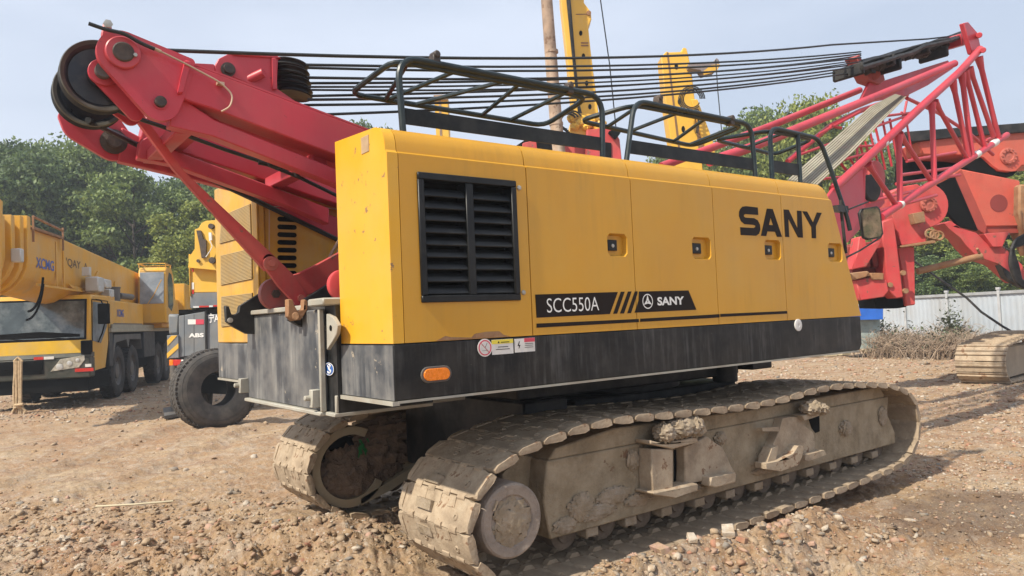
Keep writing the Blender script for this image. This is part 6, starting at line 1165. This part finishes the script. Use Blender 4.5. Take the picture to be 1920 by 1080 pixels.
# ================================================================== trees
def tree_mesh(seed, Ht=12, R=4.6, ncl=26, nleaf=1500, base=.16, ls=.135):
    r = random.Random(seed); tr = MB(); lean = r.uniform(-.6, .6); top = V((lean, r.uniform(-.5, .5), Ht*.72))
    tr.tube([V((0, 0, -.2)), V((lean*.2, 0, Ht*.25)), V((lean*.6, 0, Ht*.5)), top], [.24, .18, .12, .05], 8)
    cl = []
    for k in range(ncl):
        t = (k+.5)/ncl; z = Ht*(base+(.95-base)*t); rad = R*(math.sin(PI*min(1, .22+.72*t))**.7)*r.uniform(.45, .95); a = k*2.4+r.uniform(-.4, .4)
        c = V((math.cos(a)*rad, math.sin(a)*rad, z)) if k < ncl-2 else V((r.uniform(-.8, .8), r.uniform(-.8, .8), Ht*.93)); s = r.uniform(.95, 1.75)*R/4.6; cl.append((c, s))
        zz_ = max(Ht*.12, z-rad*.7-.5); p0 = V((lean*.6*zz_/Ht*1.4, 0, min(zz_, Ht*.7))); mid = p0.lerp(c, .55)+V((0, 0, -.25)); tr.tube([p0, mid, c], [.085, .05, .02], 5, caps=False)
        for j in range(3): tr.tube([mid.lerp(c, .5), c+V((r.uniform(-1, 1), r.uniform(-1, 1), r.uniform(-.3, .9)))*s*.8], [.03, .01], 4, caps=False)
    rs = np.random.RandomState(seed); P = []
    for c, s in cl:
        n = int(nleaf*(s/1.3)**2); d = rs.normal(size=(n, 3)); d /= np.linalg.norm(d, axis=1)[:, None]; q = rs.uniform(.35, 1.0, (n, 1))**.6
        lump = 1+.35*np.sin(d[:, :1]*5+seed)*np.cos(d[:, 1:2]*6)+.2*np.sin(d[:, 2:]*9); P.append(np.array(c)+d*q*s*lump*np.array([1.05, 1.05, .72]))
    P = np.vstack(P); n = len(P); u = rs.normal(size=(n, 3)); u /= np.linalg.norm(u, axis=1)[:, None]; w2 = rs.normal(size=(n, 3)); v = np.cross(u, w2); v /= np.linalg.norm(v, axis=1)[:, None]; s = rs.uniform(.6, 1.25, (n, 1))*ls
    Q = np.stack([P-u*s, P-v*s*.55, P+u*s, P+v*s*.55], 1).reshape(-1, 3); m = bpy.data.meshes.new('crown'); m.vertices.add(len(Q)); m.vertices.foreach_set('co', Q.ravel().astype(np.float32)); m.loops.add(4*n); m.loops.foreach_set('vertex_index', np.arange(4*n, dtype=np.int32)); m.polygons.add(n); m.polygons.foreach_set('loop_start', (np.arange(n)*4).astype(np.int32)); m.update(calc_edges=True)
    t = bpy.data.meshes.new('trunk'); t.from_pydata(tr.v, [], tr.f); t.materials.append(BARK); t.polygons.foreach_set('use_smooth', [True]*len(t.polygons)); return t, m
PROT = [tree_mesh(1), tree_mesh(2, R=5.0, ncl=30, base=.12), tree_mesh(3, R=4.2, ncl=22, nleaf=1300, base=.22), tree_mesh(4, R=5.2, ncl=32, base=.05, nleaf=1500)]
LM = {}
def place_tree(px, D, ytop, wid, proto, leaf, label, group, rot):
    b = onD(px, 600, D); b.z = GZ; top = onD(px, ytop, D).z; hs = (top-GZ)/12.0; o = bpy.data.objects.new('tree', None); COL.objects.link(o); o.location = b; o['label'] = label; o['category'] = 'tree'
    if group: o['group'] = group
    o.rotation_euler = (0, 0, rot); o.scale = (wid, wid, hs)
    t, c = PROT[proto]; to = bpy.data.objects.new('trunk', t); COL.objects.link(to); to.parent = o
    key = (proto, leaf.name)
    if key not in LM: m = c.copy(); m.materials.append(leaf); LM[key] = m
    co_ = bpy.data.objects.new('crown', LM[key]); COL.objects.link(co_); co_.parent = o
GL, GR = 'trees behind the truck crane at left', 'trees beyond the fence at right'
TL = [(-70, 50, 255, 1.2, 0, LEAF2, 'dark tree cut by the left edge of the picture', None), (28, 44, 268, 1.0, 1, LEAF2, 'dark green rounded tree at the far left above the truck boom', None), (112, 52, 290, 1.05, 3, LEAF1, 'mid green tree behind the truck crane boom', None),
      (175, 46, 279, 1.0, 0, LEAF1, 'tall leafy tree behind the truck boom, left of the red gantry foot', None), (262, 44, 318, .95, 2, LEAF1, 'open crowned tree with visible limbs behind the truck crane operator cab', None), (335, 50, 335, 1.0, 1, LEAF2, 'dark tree between the operator cab and the crane', None),
      (372, 42, 372, .8, 2, LEAF3, 'yellow green tree directly left of the grilled housing', None), (455, 47, 322, 1.0, 0, LEAF1, 'tree rising behind the crane far housing', None), (540, 54, 330, 1.1, 3, LEAF2, 'dark tree seen between the red gantry struts', None), (690, 60, 232, 1.1, 1, LEAF1, 'tree top just showing over the crane rear roof corner', None),
      (-10, 62, 300, 1.3, 3, LEAF2, 'distant tree filling the left background', GL), (80, 64, 320, 1.3, 1, LEAF1, 'distant tree filling the left background', GL), (220, 62, 330, 1.3, 3, LEAF2, 'distant tree filling the left background', GL), (400, 64, 350, 1.3, 0, LEAF2, 'distant tree filling the left background', GL),
      (1262, 56, 300, .7, 0, LEAF1, 'small tree showing over the roof below the short mast', None), (1345, 52, 268, .8, 1, LEAF3, 'light green tree behind the second handrail', None), (1440, 50, 226, .95, 0, LEAF1, 'tree behind the left red boom chords', None), (1530, 46, 208, .9, 3, LEAF3, 'yellow green tree rising highest behind the boom', None),
      (1612, 50, 250, .9, 1, LEAF1, 'tree behind the boom walkway', None), (1700, 52, 320, .9, 2, LEAF1, 'tree behind the rotary drive of the red machine', None), (1770, 42, 400, .62, 3, LEAF3, 'sunlit bushy tree over the fence left of the hoses', None), (1850, 44, 415, .6, 2, LEAF1, 'low thin tree over the fence behind the rusty pipe', None), (1925, 40, 300, .8, 3, LEAF3, 'bright green tree cut by the right edge', None), (1690, 40, 470, .5, 2, LEAF2, 'small dark tree just over the fence behind the red legs', None), (1815, 38, 475, .45, 3, LEAF1, 'low shrubby tree touching the fence top', None), (2010, 44, 330, 1, 1, LEAF1, 'distant tree beyond the fence at right', GR), (1480, 60, 300, 1.2, 1, LEAF2, 'distant tree beyond the fence at right', GR)]
for k, (px, D, yt, wd, pr_, lf, lb_, gp) in enumerate(TL): place_tree(px, D, yt, wd, pr_, lf, lb_, gp, k*1.7)
# ================================================================== haze in the air
hz_ = MB().box((-150, -60, GZ-6), (260, 260, 42)).build('haze', None, None, smooth=0); hz_['kind'] = 'stuff'; hz_.data.materials.clear()
hm_ = bpy.data.materials.new('haze'); hm_.use_nodes = True; N = hm_.node_tree.nodes; N.remove(N['Principled BSDF']); pv = N.new('ShaderNodeVolumePrincipled')
pv.inputs['Color'].default_value = (.86, .92, 1, 1); pv.inputs['Density'].default_value = .0017; pv.inputs['Anisotropy'].default_value = .2
hm_.node_tree.links.new(pv.outputs[0], N['Material Output'].inputs['Volume']); hz_.data.materials.append(hm_)
